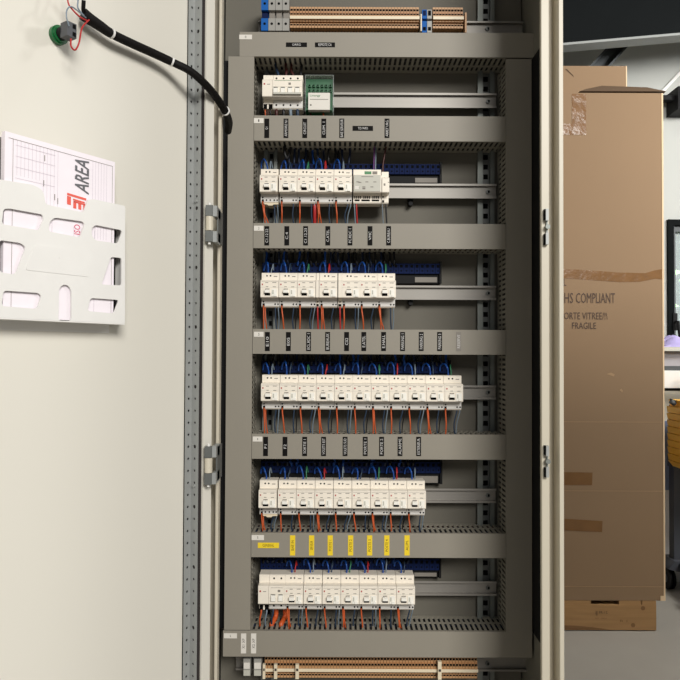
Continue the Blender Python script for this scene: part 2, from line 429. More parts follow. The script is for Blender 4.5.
# ------------------------------------------------------------------ document holder on the door
HS0, HZ0 = DP(124.5, 323.5, .026); _, HZ1r = DP(124.5, 206, .026)
HS1 = DP(-6, 300, .026)[0]
def hp(px, py, h=.026): s, z = DP(px, py, h); return (s, z)
hold = thing('document_holder', D((HS0+HS1)/2, .013, HZ0), 'white plastic document holder with cut-out windows fixed inside the open door', 'document holder')
top = [(HS1, hp(0, 180)[1]), hp(33, 185), hp(43, 190.5), hp(45, 204), hp(52, 206), hp(83, 212.5), hp(87, 200.5), hp(92, 199), hp(124.5, 206.5)]
top = [(t_[0], HZ1r if i == len(top)-1 else t_[1]) for i, t_ in enumerate(top)]
outer = rounded([(HS0, HZ0), (HS1, HZ0)] + top, [.002, .002, .002, .004, .006, .003, .003, .004, .002, .004, .002])
def win_(pts, r=.004): return rounded([hp(*p) for p in pts], r)
holes = [win_([(3, 209), (9, 208.5), (42, 214.5), (43, 219), (38.5, 230.5), (3, 224.5), (1.5, 222)]),
         win_([(49, 222), (54, 217.5), (82, 221.5), (84, 224), (79.5, 237.5), (48, 231.5)]),
         win_([(91.5, 228), (95, 225), (120, 230), (121.5, 232), (117.5, 243.5), (95, 240.5), (91, 235)]),
         win_([(-1, 240), (20, 243), (25.5, 247), (16, 272), (13, 274.5), (-1, 272)]),
         win_([(110.5, 257), (121, 258), (121, 285.5), (101, 284.5)], .003),
         win_([(3, 290.5), (38, 293), (41, 296), (37, 308), (34, 308.8), (1, 306)]),
         win_([(90, 298), (118.5, 300), (113.5, 313.5), (87, 311)]),
         rounded([hp(57.8, 320.5), hp(58.5, 289), hp(62, 284.8), hp(67, 284.8), hp(71, 290), hp(71, 321)], .004)]
vs, fs = flat([outer] + [h_[::-1] for h_ in holes], .002)
m = MB(); m.add([D(a, .026+c, b) for a, b, c in vs], fs, 'holder'); m.build('front_panel', hold)
m = MB()
m.box(HS0, HS1, 0, .0268, HZ0-.0015, HZ0, 'holder', D); m.box(HS0, HS0+.0015, .001, .0252, HZ0, HZ1r-.002, 'holder', D); m.box(HS1-.0015, HS1, .001, .0252, HZ0, HZ1r, 'holder', D)
m.build('pocket_sides', hold)
m = MB(); m.box(HS0+.004, HS1, .0002, .0012, HZ0-.012, HZ1r-.02, 'holder', D); m.build('back_plate', hold)
# embossed panel on the front
m = MB(); vs, fs = flat([rounded([hp(25, 270), hp(33, 247), hp(36, 245), hp(76, 249.5), hp(80, 252), hp(88, 277)], .003)], .0006)
m.add([D(a, .0272+c, b) for a, b, c in vs], fs, 'holder'); c0 = hp(59, 257.5); m.tube([D(c0[0], .027, c0[1]), D(c0[0], .0278, c0[1])], .0012, 'nylon', 10); m.build('embossed_panel', hold)
# papers
ph = .0235
pA = DP(115, 162, ph); pB = DP(5, 131, ph)
pz0 = HZ0+.001
pk = thing('document', D((pA[0]+pB[0])/2, ph, pz0), 'white form sheets with ruled tables and a red and grey logo in the door holder', 'paper')
pd = MB(); sp0 = DP(114, 250, ph)[0]; sp1 = pB[0]
ztop = (pA[1]+pB[1])/2
pd.box(sp0, sp1, ph-.006, ph, pz0, ztop, 'paper', D)
def pl(px0, py0, px1, py1, w=.0004, m='paper_line'):
    a = DP(px0, py0, ph); b = DP(px1, py1, ph); v = Vector((b[0]-a[0], b[1]-a[1])); n_ = Vector((-v.y, v.x)).normalized()*w
    q = [(a[0]+n_.x, a[1]+n_.y), (b[0]+n_.x, b[1]+n_.y), (b[0]-n_.x, b[1]-n_.y), (a[0]-n_.x, a[1]-n_.y)]
    pd.add([D(x_, ph+.0003, z_) for x_, z_ in q], [(0, 1, 2, 3)], m)
# ruled frame (s grows to the left)
def ps(s, z): return D(s, ph+.0003, z)
def rect(s0, s1, z0, z1, m): pd.add([ps(s0, z0), ps(s1, z0), ps(s1, z1), ps(s0, z1)], [(0, 1, 2, 3)], m)
W = sp1-sp0; lw = .0005
rect(sp0+.004, sp1-.004, ztop-.006, ztop-.006-lw, 'print_grey'); rect(sp0+.0035, sp0+.0035+lw, pz0, ztop-.006, 'print_grey'); rect(sp1-.0095, sp1-.0095+lw, pz0, ztop-.006, 'print_grey')
for k in range(12): s_ = sp1-.0095-.0045*(k+1); rect(s_, s_+.0003, ztop-.045 if k < 7 else ztop-.08, ztop-.006, 'paper_line')
for k in range(4): rect(sp1-.060, sp1-.012, ztop-.012-.012*k-.0003, ztop-.012-.012*k, 'paper_line')
for k in range(6):
    s_ = sp0+.012+.004*k; rect(s_, s_+.0003, pz0+.1, ztop-.006, 'paper_line')
for px0, py0 in ((45, 157), (44, 182), (55, 196), (58, 200)):
    s_, z_ = DP(px0, py0, ph); rect(s_, s_+.001, z_-.005, z_+.002, 'print_grey')
for s_ in (.2, .4, .6): rect(sp0+W*s_, sp0+W*s_+.0004, pz0, ztop-.09, 'paper_line')
# logo : word AREA reads upwards; letters' up direction points left in the photo
a = DP(88.5, 194, ph); b = DP(84.5, 160.5, ph); l = DP(74.5, 190, ph)
o_ = D(a[0], ph+.0006, a[1]-.001); put(pd, 'AREA', o_, D(a[0], ph+.0006, b[1]+.0)-D(a[0], ph+.0006, a[1]-.001), D(l[0], ph+.0006, 0)-D(a[0], ph+.0006, 0), 'ink_logo', shear=.28, bold=.012)
# emblem: angled bracket and three bars
e0 = DP(86, 211, ph); e1 = DP(67, 194, ph); ew = e1[0]-e0[0]; eh = e1[1]-e0[1]
def er(u0, u1, v0, v1):  # u across (0 = right), v up
    pd.add([ps(e0[0]+ew*u0, e0[1]+eh*v0), ps(e0[0]+ew*u1, e0[1]+eh*(v0+.12*(u1-u0))), ps(e0[0]+ew*u1, e0[1]+eh*(v1+.12*(u1-u0))), ps(e0[0]+ew*u0, e0[1]+eh*v1)], [(0, 1, 2, 3)], 'logo_red')
er(.0, 1, .80, .98); er(.8, 1, .2, .85); er(.08, .7, .55, .68)
er(.0, .16, .0, .45); er(.26, .42, .0, .5); er(.52, .68, .0, .55); er(.0, .66, .4, .52)
# second logo fragment seen through the middle window
a = DP(80, 235, ph); b = DP(80, 225, ph); l = DP(74, 230, ph)
put(pd, 'ISO', ps(a[0], a[1]), ps(a[0], b[1])-ps(a[0], a[1]), ps(l[0], 0)-ps(a[0], 0), 'logo_pink')
pd.build('top_sheet', pk)
m = MB(); m.box(sp0+.002, sp1-.001, ph-.009, ph-.0062, pz0, ztop-.004, 'paper', D); m.build('lower_sheets', pk)
sA = DP(122, 260, .008)[0]; sB = DP(-3, 260, .008)[0]
m = MB(); m.box(sA+.001, sB, .003, .009, pz0, HZ1r-.012, 'folder', D)
tag(m.build('folder'), 'black folder behind the paper sheets in the door holder', 'folder')
m = MB(); g0 = DP(5, 160, .0095)[0]; g1 = DP(-4, 160, .0095)[0]
m.box(g0, g0+.018, .0095, .0108, pz0, ztop-.004, 'folder_grey', D)
tag(m.build('binder_strip'), 'grey binder edge standing left of the papers in the door holder', 'binder')

# ------------------------------------------------------------------ push button on the door
s_, z_ = DP(57, 36, .0)
m_ = thing('push_button', D(s_, 0, z_-.017), 'green and black pilot button back fixed on the door beside the wires', 'button')
m = MB(); m.tube([D(s_, .0005, z_), D(s_, .006, z_)], .0112, 'green_ring', 24); m.tube([D(s_, .006, z_), D(s_, .009, z_)], .0095, 'green_ring', 24); m.build('nut', m_)['label'] = 'green locking nut'
m = MB(); m.tube([D(s_, .009, z_), D(s_, .016, z_)], .0075, 'black', 20); m.build('barrel', m_)
m = MB(); m.box(s_-.0062, s_+.0062, .016, .029, z_-.0085, z_+.0085, 'dark_grey', D)
m.box(s_-.005, s_-.001, .029, .0294, z_+.002, z_+.007, 'dark_hole', D); m.box(s_-.005, s_-.001, .029, .0294, z_-.007, z_-.002, 'dark_hole', D)
m.build('contact_block', m_)
def wire(name, pts, r, m, label, cat='wire', group=None, n=6):
    mb = MB(); mb.tube(bez(pts, 5), r, m, n); return tag(mb.build(name), label, cat, group)
def DW(px, py, h): s, z = DP(px, py, h); return D(s, h, z)
wire('wire', [DW(71, 39, .031), DW(71, 46, .034), DW(75, 50, .034), DW(79, 43, .034), DW(82, 28, .03), DW(89, 20, .022)], .0010, 'red_wire', 'red wire looping from the lower side of the push button')
wire('wire', [DW(67, -12, .02), DW(68, 2, .022), DW(72, 9, .026), DW(80, 17, .028), DW(88, 21, .022)], .0010, 'red_wire', 'red wire coming down from above the push button into the black sleeve')
wire('wire', [DW(69, 26, .031), DW(66.5, 17, .032), DW(67, 10, .03), DW(71, 6.5, .028), DW(78, 11, .028), DW(86, 18, .022)], .0008, 'grey_wire', 'thin grey-blue wire arching from the push button to the sleeve')
wire('wire', [DW(77.5, -12, .02), DW(78, 0, .022), DW(78, 8, .025), DW(84, 16, .022)], .0009, 'grey_wire', 'grey-blue wire dropping from above into the sleeve end')

# cable loom in black sleeve, door -> cabinet
loom = [(83, 14, .013), (89, 18.5, .014), (100, 26, .015), (112, 34, .016)]
lp = [DW(*q) for q in loom] + [DW(135, 45, .016), DW(155, 54, .017), DW(172, 62, .022), DW(190, 71, .034), P(205, 84, .955), P(216, 97, .985), P(225, 111, 1.02), P(229, 122, 1.08), P(228, 131, 1.13)]
root = thing('cable_loom', lp[-1], 'black sleeved cable bundle draping from the door across the hinge side into the cabinet', 'cable')
path = bez(lp, 8)
m = MB(); m.tube(path[:24], .0078, 'sleeve', 14, r2=.006); m.tube(path[25:48], .0056, 'sleeve', 14); m.tube(path[49:], .0053, 'sleeve', 14, r2=.006); m.tube(path[22:28], .005, 'sleeve', 10); m.tube(path[46:51], .005, 'sleeve', 10)
m.tube([path[2], path[1]+Vector((.002, -.006, .004)), path[1]+Vector((.004, -.01, .012))], .0025, 'sleeve', 8)
m.build('sleeve', root)
for i in (24, 48, 80):
    i = min(i, len(path)-2)
    m = MB(); d = (path[i+1]-path[i-1]).normalized()*.0012
    m.tube([path[i]-d, path[i]+d], .0062 if i < 60 else .0074, 'nylon', 14); m.build('cable_tie', root)['label'] = 'white cable tie'

# ------------------------------------------------------------------ trunking ducts
def duct_h(px0, px1, py0, py1, label, seam_px=380):
    x0, x1 = X(px0, YD), X(px1, YD); z1, z0 = Z(py0, YD), Z(py1, YD)
    r = thing('cable_duct', ((x0+x1)/2, YP, z0), label, 'cable trunking', 'grey slotted cable ducts')
    m = MB(); m.box(x0, x1, YD, YD+.0015, z0-.0005, z1+.0005, 'duct'); m.box(x0, x1, YD+.0015, YD+.006, z0-.0005, z0+.0008, 'duct'); m.box(x0, x1, YD+.0015, YD+.006, z1-.0008, z1+.0005, 'duct')
    lid = m.build('lid', r)
    m = MB()
    m.box(x0, x1, YP-.002, YP-.0005, z0+.001, z1-.001, 'duct_side')
    for za, zb in ((z0+.001, z0+.0022), (z1-.0022, z1-.001)):
        for ya, yb in ((YD+.002, YD+.007), (YD+.040, YD+.046), (YD+.064, YP-.002)): m.box(x0, x1, ya, yb, za, zb, 'duct_side')
        n = int((x1-x0)/.0090); p = (x1-x0)/n
        for i in range(n):
            m.box(x0+p*i, x0+p*i+.0048, YD+.007, YD+.040, za, zb, 'duct_side'); m.box(x0+p*i, x0+p*i+.0048, YD+.046, YD+.064, za, zb, 'duct_side')
        m.box(x1-.001, x1, YD+.002, YP-.002, za, zb, 'duct_side')
    m.build('slotted_base', r)
    m = MB(); random.seed(int(z0*1000))
    for yy in (YD+.013, YD+.026, YD+.039, YD+.052, YD+.065):
        for q in (.2, .5, .8):
            zq = z0+(z1-z0)*q; mt = random.choice(['black_wire', 'navy_dark', 'black_wire', 'brown_wire'])
            m.tube([(x0+.003+(x1-x0)*k/8, yy+random.uniform(-.0012, .0012), zq+random.uniform(-.0012, .0012)) for k in range(8)]+[(x1-.003, yy, zq)], .0058, mt, 8)
    m.build('cable_bundle', r)
    return r, lid
def duct_v(px0, px1, py0, py1, label):
    x0, x1 = X(px0, YD), X(px1, YD); z1, z0 = Z(py0, YD), Z(py1, YD)
    r = thing('cable_duct', ((x0+x1)/2, YP, z0), label, 'cable trunking', 'grey slotted cable ducts')
    m = MB(); m.box(x0, x1, YD, YD+.0015, z0, z1, 'duct'); m.box(x0, x0+.0013, YD+.0015, YD+.006, z0, z1, 'duct'); m.box(x1-.0013, x1, YD+.0015, YD+.006, z0, z1, 'duct')
    m.build('lid', r)
    m = MB(); m.box(x0+.001, x1-.001, YP-.002, YP-.0005, z0, z1, 'duct_side')
    for xa, xb in ((x0+.0015, x0+.0027), (x1-.0027, x1-.0015)):
        for ya, yb in ((YD+.002, YD+.007), (YD+.040, YD+.046), (YD+.064, YP-.002)): m.box(xa, xb, ya, yb, z0, z1, 'duct_side')
        n = int((z1-z0)/.0090); p = (z1-z0)/n
        for i in range(n):
            m.box(xa, xb, YD+.007, YD+.040, z0+p*i, z0+p*i+.0048, 'duct_side'); m.box(xa, xb, YD+.046, YD+.064, z0+p*i, z0+p*i+.0048, 'duct_side')
    m.build('slotted_base', r)
    m = MB(); random.seed(int(x0*1000))
    for yy in (YD+.013, YD+.026, YD+.039, YD+.052, YD+.065):
        for q in (.2, .5, .8):
            xq = x0+(x1-x0)*q; mt = random.choice(['black_wire', 'navy_dark', 'black_wire', 'brown_wire'])
            m.tube([(xq+random.uniform(-.0012, .0012), yy+random.uniform(-.0012, .0012), z0+.003+(z1-z0-.006)*k/16) for k in range(17)], .0058, mt, 8)
    m.build('cable_bundle', r)
    return r
VL0, VL1, VR0, VR1 = 226.3, 252.2, 506.2, 531.8
duct_v(VL0, VL1, 57, 630.5, 'vertical grey duct on the left side of the rows of breakers')
duct_v(VR0, VR1, 58.5, 631.3, 'vertical grey duct on the right side beyond the bare rail ends')
DY = {'A': (32.8, 56.6), 'B': (116.2, 140.8), 'C': (223.8, 248.3), 'D': (329.8, 354), 'E': (434.5, 459), 'F': (533.5, 557.3), 'G': (631.5, 656.9)}
DL = {'A': 'topmost horizontal grey duct with two small horizontal black labels',
      'B': 'horizontal grey duct under the green module, with vertical and one horizontal black label',
      'C': 'horizontal grey duct with seven black labels, third from the top',
      'D': 'horizontal grey duct with eleven black labels at mid height',
      'E': 'horizontal grey duct with nine black labels just above the fifth breaker row',
      'F': 'horizontal grey duct carrying the bright yellow labels',
      'G': 'lowest grey duct with two upright white labels at its left end'}
DX = {'A': (237.5, 540.5), 'G': (225.3, 531.8)}
DU = {}
for k, (a, b) in DY.items():
    x0, x1 = DX.get(k, (VL1+.4, VR0-.4)); DU[k] = duct_h(x0, x1, a, b, DL[k])

def plate_label(dk, px0, px1, py0, py1, txt, bg='label_black', ink='ink_white', vert=None, frac=.8, hf=.5):
    x0, x1 = X(px0, YD, (py0+py1)/2), X(px1, YD, (py0+py1)/2); z1, z0 = Z(py0, YD, (px0+px1)/2), Z(py1, YD, (px0+px1)/2)
    if vert is None: vert = (z1-z0) > (x1-x0)
    m = MB(); m.box(x0, x1, YD-.0006, YD, z0, z1, bg)
    y = YD-.0008
    if vert:
        L = (z1-z0)*frac; H = (x1-x0)*hf
        put(m, txt, ((x0+x1)/2+H/2, y, (z0+z1)/2-L/2), (0, 0, L), (-H, 0, 0), ink)
    else:
        L = (x1-x0)*frac; H = (z1-z0)*hf
        put(m, txt, ((x0+x1)/2-L/2, y, (z0+z1)/2-H/2), (L, 0, 0), (0, 0, H), ink)
    m.build('label_plate', DU[dk][0])
plate_label('A', 239.3, 252, 34.8, 39.4, '0', 'label_white', 'ink_dark', frac=.12)
plate_label('A', 286, 307, 42.6, 47, 'ORRG', frac=.4); plate_label('A', 315, 335, 42.6, 47.2, 'REMOTE CA', frac=.66, hf=.6)
for k, n in (('B', '1'), ('C', '2'), ('D', '3'), ('E', '4')):
    y0 = DY[k][0]; x0 = 254 if k != 'E' else 252.8
    plate_label(k, x0, x0+9.6, y0+2, y0+7, n, 'label_white', 'ink_dark', frac=.12, vert=False)
plate_label('F', 251.6, 264, 535, 540, '5', 'label_white', 'ink_dark', frac=.08)
plate_label('G', 224, 237, 633.2, 638.2, '6', 'label_white', 'ink_dark', frac=.08)
for x, t_, f in ((264.4, 'Q1', .14), (283.6, 'ARMOIRE N1', .85), (302.4, 'CIRCUIT', .62), (321.4, 'CLIM. 1', .66), (339.4, 'BAIE SERVEUR', .92), (384.6, 'ARRET URG.', .86)):
    plate_label('B', x, x+4.8, 118.7, 138, t_, frac=f, hf=.55)
plate_label('B', 352.6, 373, 126, 130.8, 'TD.WR1', frac=.48)
for x, t_, f in ((264.4, 'C1.12.22', .72), (284.4, 'C.4', .36), (303.2, 'C1.12.23', .78), (325.4, 'C.ATEL', .62), (347.6, 'PC.RDC 1', .74), (367.6, 'VMC', .45), (386.2, 'C.BUREAU', .74)):
    plate_label('C', x, x+4.8, 226.2, 245.4, t_, frac=f, hf=.55)
for i, (x, t_, f) in enumerate(((265, 'E10', .5), (286, 'E05', .42), (306.2, 'ECL.RDC 1', .84), (325.2, 'BUREAUX', .84), (344.2, 'C02', .38), (361.4, 'E.ATEL', .6), (381.2, 'E.HALL', .68), (400.2, 'PARKING 1', .82), (418.8, 'PARKING 2', .8), (437.2, 'PARKING 3', .8), (456.2, 'RESERVE', .7))):
    plate_label('D', x, x+4.8, 332, 351, t_, 'label_black' if i < 10 else 'print_grey', frac=f, hf=.6)
for x, t_, f in ((263.2, 'F1', .2), (282.6, 'F2', .22), (302.3, 'SORTIE 1', .74), (321.2, 'VOLETS EST', .84), (342.7, 'VOLETS SUD', .84), (362.8, 'PORTE 1', .8), (379.2, 'PORTE 2', .8), (397.6, 'ALARME', .82), (416.2, 'EXTERIEUR', .84)):
    plate_label('E', x, x+4.8, 436.8, 456, t_, frac=f, hf=.55)
plate_label('F', 257.8, 279, 542.6, 548, 'GENERAL', 'label_yellow', 'ink_brown', frac=.55)
for x, t_, f in ((290, 'BAIE IN', .5), (309, 'SERVEUR', .45), (327.6, 'POSTE 1', .55), (348, 'POSTE 2', .6), (367, 'POSTE 3', .6), (384.2, 'POSTE 4', .6), (404.4, 'ALIM.', .5)):
    plate_label('F', x, x+5.2, 535.3, 555.4, t_, 'label_yellow', 'ink_brown', frac=f)
for x in (241, 251): plate_label('G', x, x+5.2, 633.4, 653.3, 'X1 XP' if x < 250 else 'X2 XP', 'label_white', 'ink_dark', frac=.5)

# ------------------------------------------------------------------ rails
def rail(px0, px1, py0, py1, label, hide=None):
    x0, x1 = X(px0, YR), X(px1, YR); z1, z0 = Z(py0, YR), Z(py1, YR); h = z1-z0
    m = MB(); l = h*.14
    m.prism([(YR, z0), (YR, z0+l), (YR+.0065, z0+l), (YR+.0065, z1-l), (YR, z1-l), (YR, z1), (YR+.0012, z1), (YR+.0012, z1-l+.001), (YR+.0078, z1-l+.001), (YR+.0078, z0+l-.001), (YR+.0012, z0+l-.001), (YR+.0012, z0)], x0, x1, 'rail', 'x')
    r = thing('mounting_rail', ((x0+x1)/2, YR, z0), label, 'rail', 'metal mounting rails')
    m.build('rail_profile', r)
    xs = X(min(488.5, px1-5) if px1 < 500 else 474+14, YR); c = (z0+z1)/2
    m = MB(); m.tube([(xs, YR+.0035, c), (xs, YR+.0066, c)], .0038, 'zinc_dull', 14); m.box(xs-.0005, xs+.0028, YR+.003, YR+.0036, c-.0022, c+.0022, 'dark_hole'); m.build('screw', r)
    # spacers holding the rail off the plate
    m = MB(); m.box(xs-.008, xs+.008, YR+.0079, 1.2635, z0+l, z1-l, 'zinc_dull'); x2 = X(269, YR); m.box(x2-.006, x2+.006, YR+.0079, 1.2635, z0+l, z1-l, 'zinc_dull'); m.build('spacer', r)
    return r
rail(260, 496.6, 92.6, 107.5, 'metal rail behind the four-pole breaker and green module')
rail(260, 496.6, 183.4, 198, 'metal rail of the row with the grey display module')
rail(260, 496.2, 285.3, 299.5, 'metal rail of the third breaker row, its right half bare')
rail(260, 496.2, 385, 399, 'metal rail of the longest breaker row, bare only at the right end')
rail(260, 496.2, 488.3, 502.6, 'metal rail just above the duct with yellow labels')
rail(258, 496.8, 581, 595.4, 'metal rail of the lowest breaker row')
rail(256, 523.8, 20.5, 33.5, 'metal rail holding the upper terminal blocks, with two screws at its right end')
rail(238, 528, 657.5, 671, 'metal rail holding the lower terminal blocks')

# ------------------------------------------------------------------ breakers
UW = X(280, YN)-X(261.5, YN)    # 18.5 px wide unit
PX = UW/18.5
HT = 35*PX; SH = 8.3*PX; LO = 9*PX       # total height, top shoulder, bottom shoulder
def bprof(z0=0, top=HT):
    return [(YR-.0002, z0), (YS+.002, z0), (YS, z0+.002), (YS, z0+LO), (YN+.001, z0+LO), (YN, z0+LO+.001), (YN, top-SH-.002), (YN+.002, top-SH), (YS-.0008, top-SH+.001), (YS-.0008, top-.001), (YS+.001, top), (YR-.0002, top)]
def hole(m, x, z, r=.0015, y=YS, mt='dark_hole'):
    m.tube([(x, y-.0003, z), (x, y+.0005, z)], r, mt, 8)
def breaker(name, x0, z0, w=UW, skirt=False, label='', cat='circuit breaker', group=None, printc='print_grey'):
    g_ = .00035
    r = thing(name, (x0+w/2, YR, z0), label, cat, group)
    m = MB(); P_ = [(y, z+z0) for y, z in bprof()]
    m.prism(P_, x0+g_, x0+w-g_, 'cream', 'x')
    xx = lambda px: x0+px*PX
    zz = lambda py: z0+HT-py*PX          # pixels below the top edge
    hole(m, xx(5.6), zz(3.2), y=YS-.0008); hole(m, xx(9.2), zz(3.2), y=YS-.0008)
    m.box(xx(12.5), xx(16), YS-.0010, YS-.0008, zz(4.2), zz(3.4), printc)
    # printing on the nose
    m.box(xx(1), xx(17.6), YN-.00015, YN, zz(10.0), zz(9.8), 'print_grey')
    for a, b, c in ((5, 8, 10.9), (12, 16, 10.8), (5.5, 8, 15), (12.5, 15.5, 15.1)): m.box(xx(a), xx(b), YN-.0002, YN, zz(c+.45), zz(c-.1), 'print_grey')
    m.box(x0+g_, x0+w-g_, YN-.00015, YN, zz(15.9), zz(15.7), 'lightgrey')
    # lower shoulder greyed: the nose's shade is put into the colour
    m.box(x0+g_, x0+w-g_, YS-.0003, YS+.001, z0+.002, z0+LO-.0002, 'cream_shade')
    hole(m, xx(2.2), zz(29.5), y=YS-.0006, r=.0014); m.box(xx(1.2), xx(3.4), YS-.0007, YS+.001, zz(34), zz(31.3), 'dark_hole')
    hole(m, xx(14), zz(32), y=YS-.0006); hole(m, xx(17 if not skirt else 17), zz(32), y=YS-.0006)
    if skirt:
        hole(m, xx(6), zz(32), y=YS-.0006); hole(m, xx(10), zz(32), y=YS-.0006)
        m.prism([(x0+w*.2, z0), (x0+w*.98, z0), (x0+w*.98, z0-.002), (x0+w*.72, z0-.0022), (x0+w*.66, z0-.0042), (x0+w*.42, z0-.0042), (x0+w*.36, z0-.0022), (x0+w*.2, z0-.002)], YS+.0005, YR-.002, 'marker', 'y')
    m.build('body', r)
    t = MB(); t.prism([(YN, zz(18.2)), (YN-.0055, zz(18.6)), (YN-.0055, zz(21.4)), (YN, zz(21.6))], xx(4.6), xx(9.6), 'toggle', 'x')
    t.box(xx(4.4), xx(9.9), YN-.0004, YN+.001, zz(24), zz(21.7), 'dark_hole'); t.box(xx(4.9), xx(5.5), YN-.0006, YN, zz(21.5), zz(17.2), 'print_grey'); t.box(xx(5.3), xx(9.2), YN-.0005, YN, zz(17.8), zz(17.2), 'ink_dark')
    t.build('toggle', r)
    b = MB(); b.box(xx(11.3), xx(16.8), YN-.0012, YN, zz(25), zz(17.3), 'toggle'); b.box(xx(12.2), xx(13.4), YN-.0018, YN-.0012, zz(22.5), zz(18.5), 'lightgrey'); b.prism([(xx(13.7), zz(25)), (xx(16.4), zz(25)), (xx(16.4), zz(23)), (xx(15), zz(21.8)), (xx(13.7), zz(23))], YN-.0026, YN-.0012, 'toggle', 'y'); b.build('test_button', r)
    i = MB(); i.box(xx(1.5), xx(2.7), YN-.0005, YN, zz(13.6), zz(12.2), 'red_dot'); i.build('indicator', r)['label'] = 'small red indicator'
    return r
WIREG = {}
DUCTTOP = {}
def row(name, units, ytop, ybot, dn, rowdesc, skirtfirst=False, start=0, top_colour='blue_wire', arcs=12, wires=True):
    zc = (Z(ytop, YS)+Z(ybot, YS))/2; z0 = zc-HT/2
    ztop = z0+HT; dz = Z(DY[dn][0], YD+.03)-.004; n = len(units); proto = None
    for i, px in enumerate(units):
        x0 = X(px-.2, YN, (ytop+ybot)/2)
        lab = f'cream two-pole breaker, {ORD[i+start]} from left in {rowdesc}'
        sk = skirtfirst and i == 0
        if sk: breaker('circuit_breaker', x0, z0, UW*.99, True, lab+', with white skirt', group='two-pole breakers')
        elif proto is None: proto = breaker('circuit_breaker', x0, z0, UW, False, lab, group='two-pole breakers'); px0 = x0
        else:
            o = copy_tree(proto); o.location.x = proto.location.x + (x0-px0); o['label'] = lab
        who = f'{ORD[i+start]} breaker in {rowdesc}'
        # supply wires above
        def W(dx, dzz, y): return (x0+dx*PX, y, ztop+dzz*PX)
        j = random.uniform(-.8, .8); ar = arcs+random.uniform(-1.5, 1.5)
        dirn = 1 if i % 3 else -1
        wire('wire', [W(6.0, -1, 1.232), W(6.0, 3, 1.232), W(5.2+j, ar*.7, 1.228), W(3.2+j*2, ar, 1.236), W(.5+j*2, ar*.8, 1.246), W(-.5+j, ar*.35, 1.249)], .0015, top_colour, f'blue wire curving into the top of the {who}', group='supply wires above the breakers')
        wire('wire', [W(9.0, -1, 1.234), W(9.2, 3, 1.234), W(9.4+j, ar*.6, 1.236), W(9.8+j, ar*.9, 1.243), W(10.5, ar*.4, 1.249)], .0011, ['grey_wire', 'red_wire', 'green_wire', 'navy_wire'][(i*3+start) % 4], f'{["grey", "red", "green", "dark blue"][(i*3+start) % 4]} wire entering the top of the {who}', group='supply wires above the breakers')
        if not wires: continue
        def V(dx, z, y): return (x0+dx*PX, y, z)
        j = random.uniform(0, 2.4); k = random.uniform(-1.5, 1.5)
        zh = (z0-dz)
        wire('wire', [V(2.3, z0+.003, 1.2185), V(2.3, z0-.004, 1.2195), V(2.5+j*.5, z0-zh*.5, 1.218), V(2.0+j, dz+.004, 1.224), V(2.2+j, dz-.008, 1.228)], .0013, 'orange_wire', f'orange wire leaving the underside of the {who}', group='orange wires below the breakers')
        if i % 3 == 0: wire('wire', [V(3.5, z0+.001, 1.223), V(3.6, z0-.004, 1.224), V(4.2, z0-zh*.5, 1.222), V(5+j, dz+.004, 1.227), V(5+j, dz-.008, 1.23)], .0011, 'orange_wire', f'second orange wire below the {who}', group='orange wires below the breakers')
        wire('wire', [V(14.0, z0+.001, 1.224), V(14, z0-.004, 1.224), V(12.8+k, z0-zh*.5, 1.226), V(13.6+k, dz+.004, 1.229), V(13.6+k, dz-.008, 1.232)], .0013, 'navy_wire', f'dark blue wire leaving the underside of the {who}', group='dark wires below the breakers')
        wire('wire', [V(17.0, z0+.001, 1.224), V(17, z0-.004, 1.224), V(16+k, z0-zh*.5, 1.230), V(15.4+k, dz+.004, 1.234), V(15.4+k, dz-.008, 1.236)], .0011, 'black_wire' if i % 2 else 'grey_wire', f'{"black" if i % 2 else "grey"} wire leaving the underside of the {who}', group='dark wires below the breakers')
    return z0
r2 = 'the second row'; r3 = 'the third row'; r4 = 'the fourth, longest row'; r5 = 'the fifth row'; r6 = 'the bottom row'
z2 = row('r2', [259.7, 278.9, 297.2, 315.6, 334.0], 169, 204, 'C', r2, True)
z3 = row('r3', [260.5, 279, 297.4, 319.3, 342.0, 360.0, 377.8], 273, 307.8, 'D', r3)
z4 = row('r4', [261, 279.5, 297.9, 316.3, 334.7, 353, 371.4, 389.8, 408.2, 426.6, 445], 375, 410, 'E', r4)
z5 = row('r5', [258.6, 277.8, 296.4, 315, 333.6, 352.2, 370.8, 389.3, 407.8], 480, 516, 'F', r5, True)
z6 = row('r6', [284.8, 303.6, 322.4, 341, 359.6, 378.2, 396.8], 573.5, 611.5, 'G', r6, start=1)
# slim auxiliary contacts in row 3
for px, w, which in ((315.9, 3.3, 'left'), (337.9, 4.0, 'right')):
    x0 = X(px, YS); m = MB(); m.prism([(y, z+z3) for y, z in bprof()], x0+.0003, x0+w*PX-.0003, 'cream', 'x'); hole(m, x0+w*PX/2, z3+HT-29.5*PX); m.box(x0+.001, x0+w*PX-.001, YS-.0007, YS, z3+.002, z3+.006, 'dark_hole')
    r = thing('auxiliary_contact', (x0+w*PX/2, YR, z3), f'slim cream contact module in the third row, the {which} one of two', 'contact module'); m.build('body', r)
    wire('wire', [(x0+w*PX/2, YS+.002, z3+.001), (x0+w*PX/2, YS, z3-.012), (x0+w*PX/2+.001, YS+.004, Z(331, YS)), (x0+w*PX/2+.001, YS+.006, Z(334, YS))], .0014, 'red_wire', f'red wire below the {which} slim contact module in the third row')

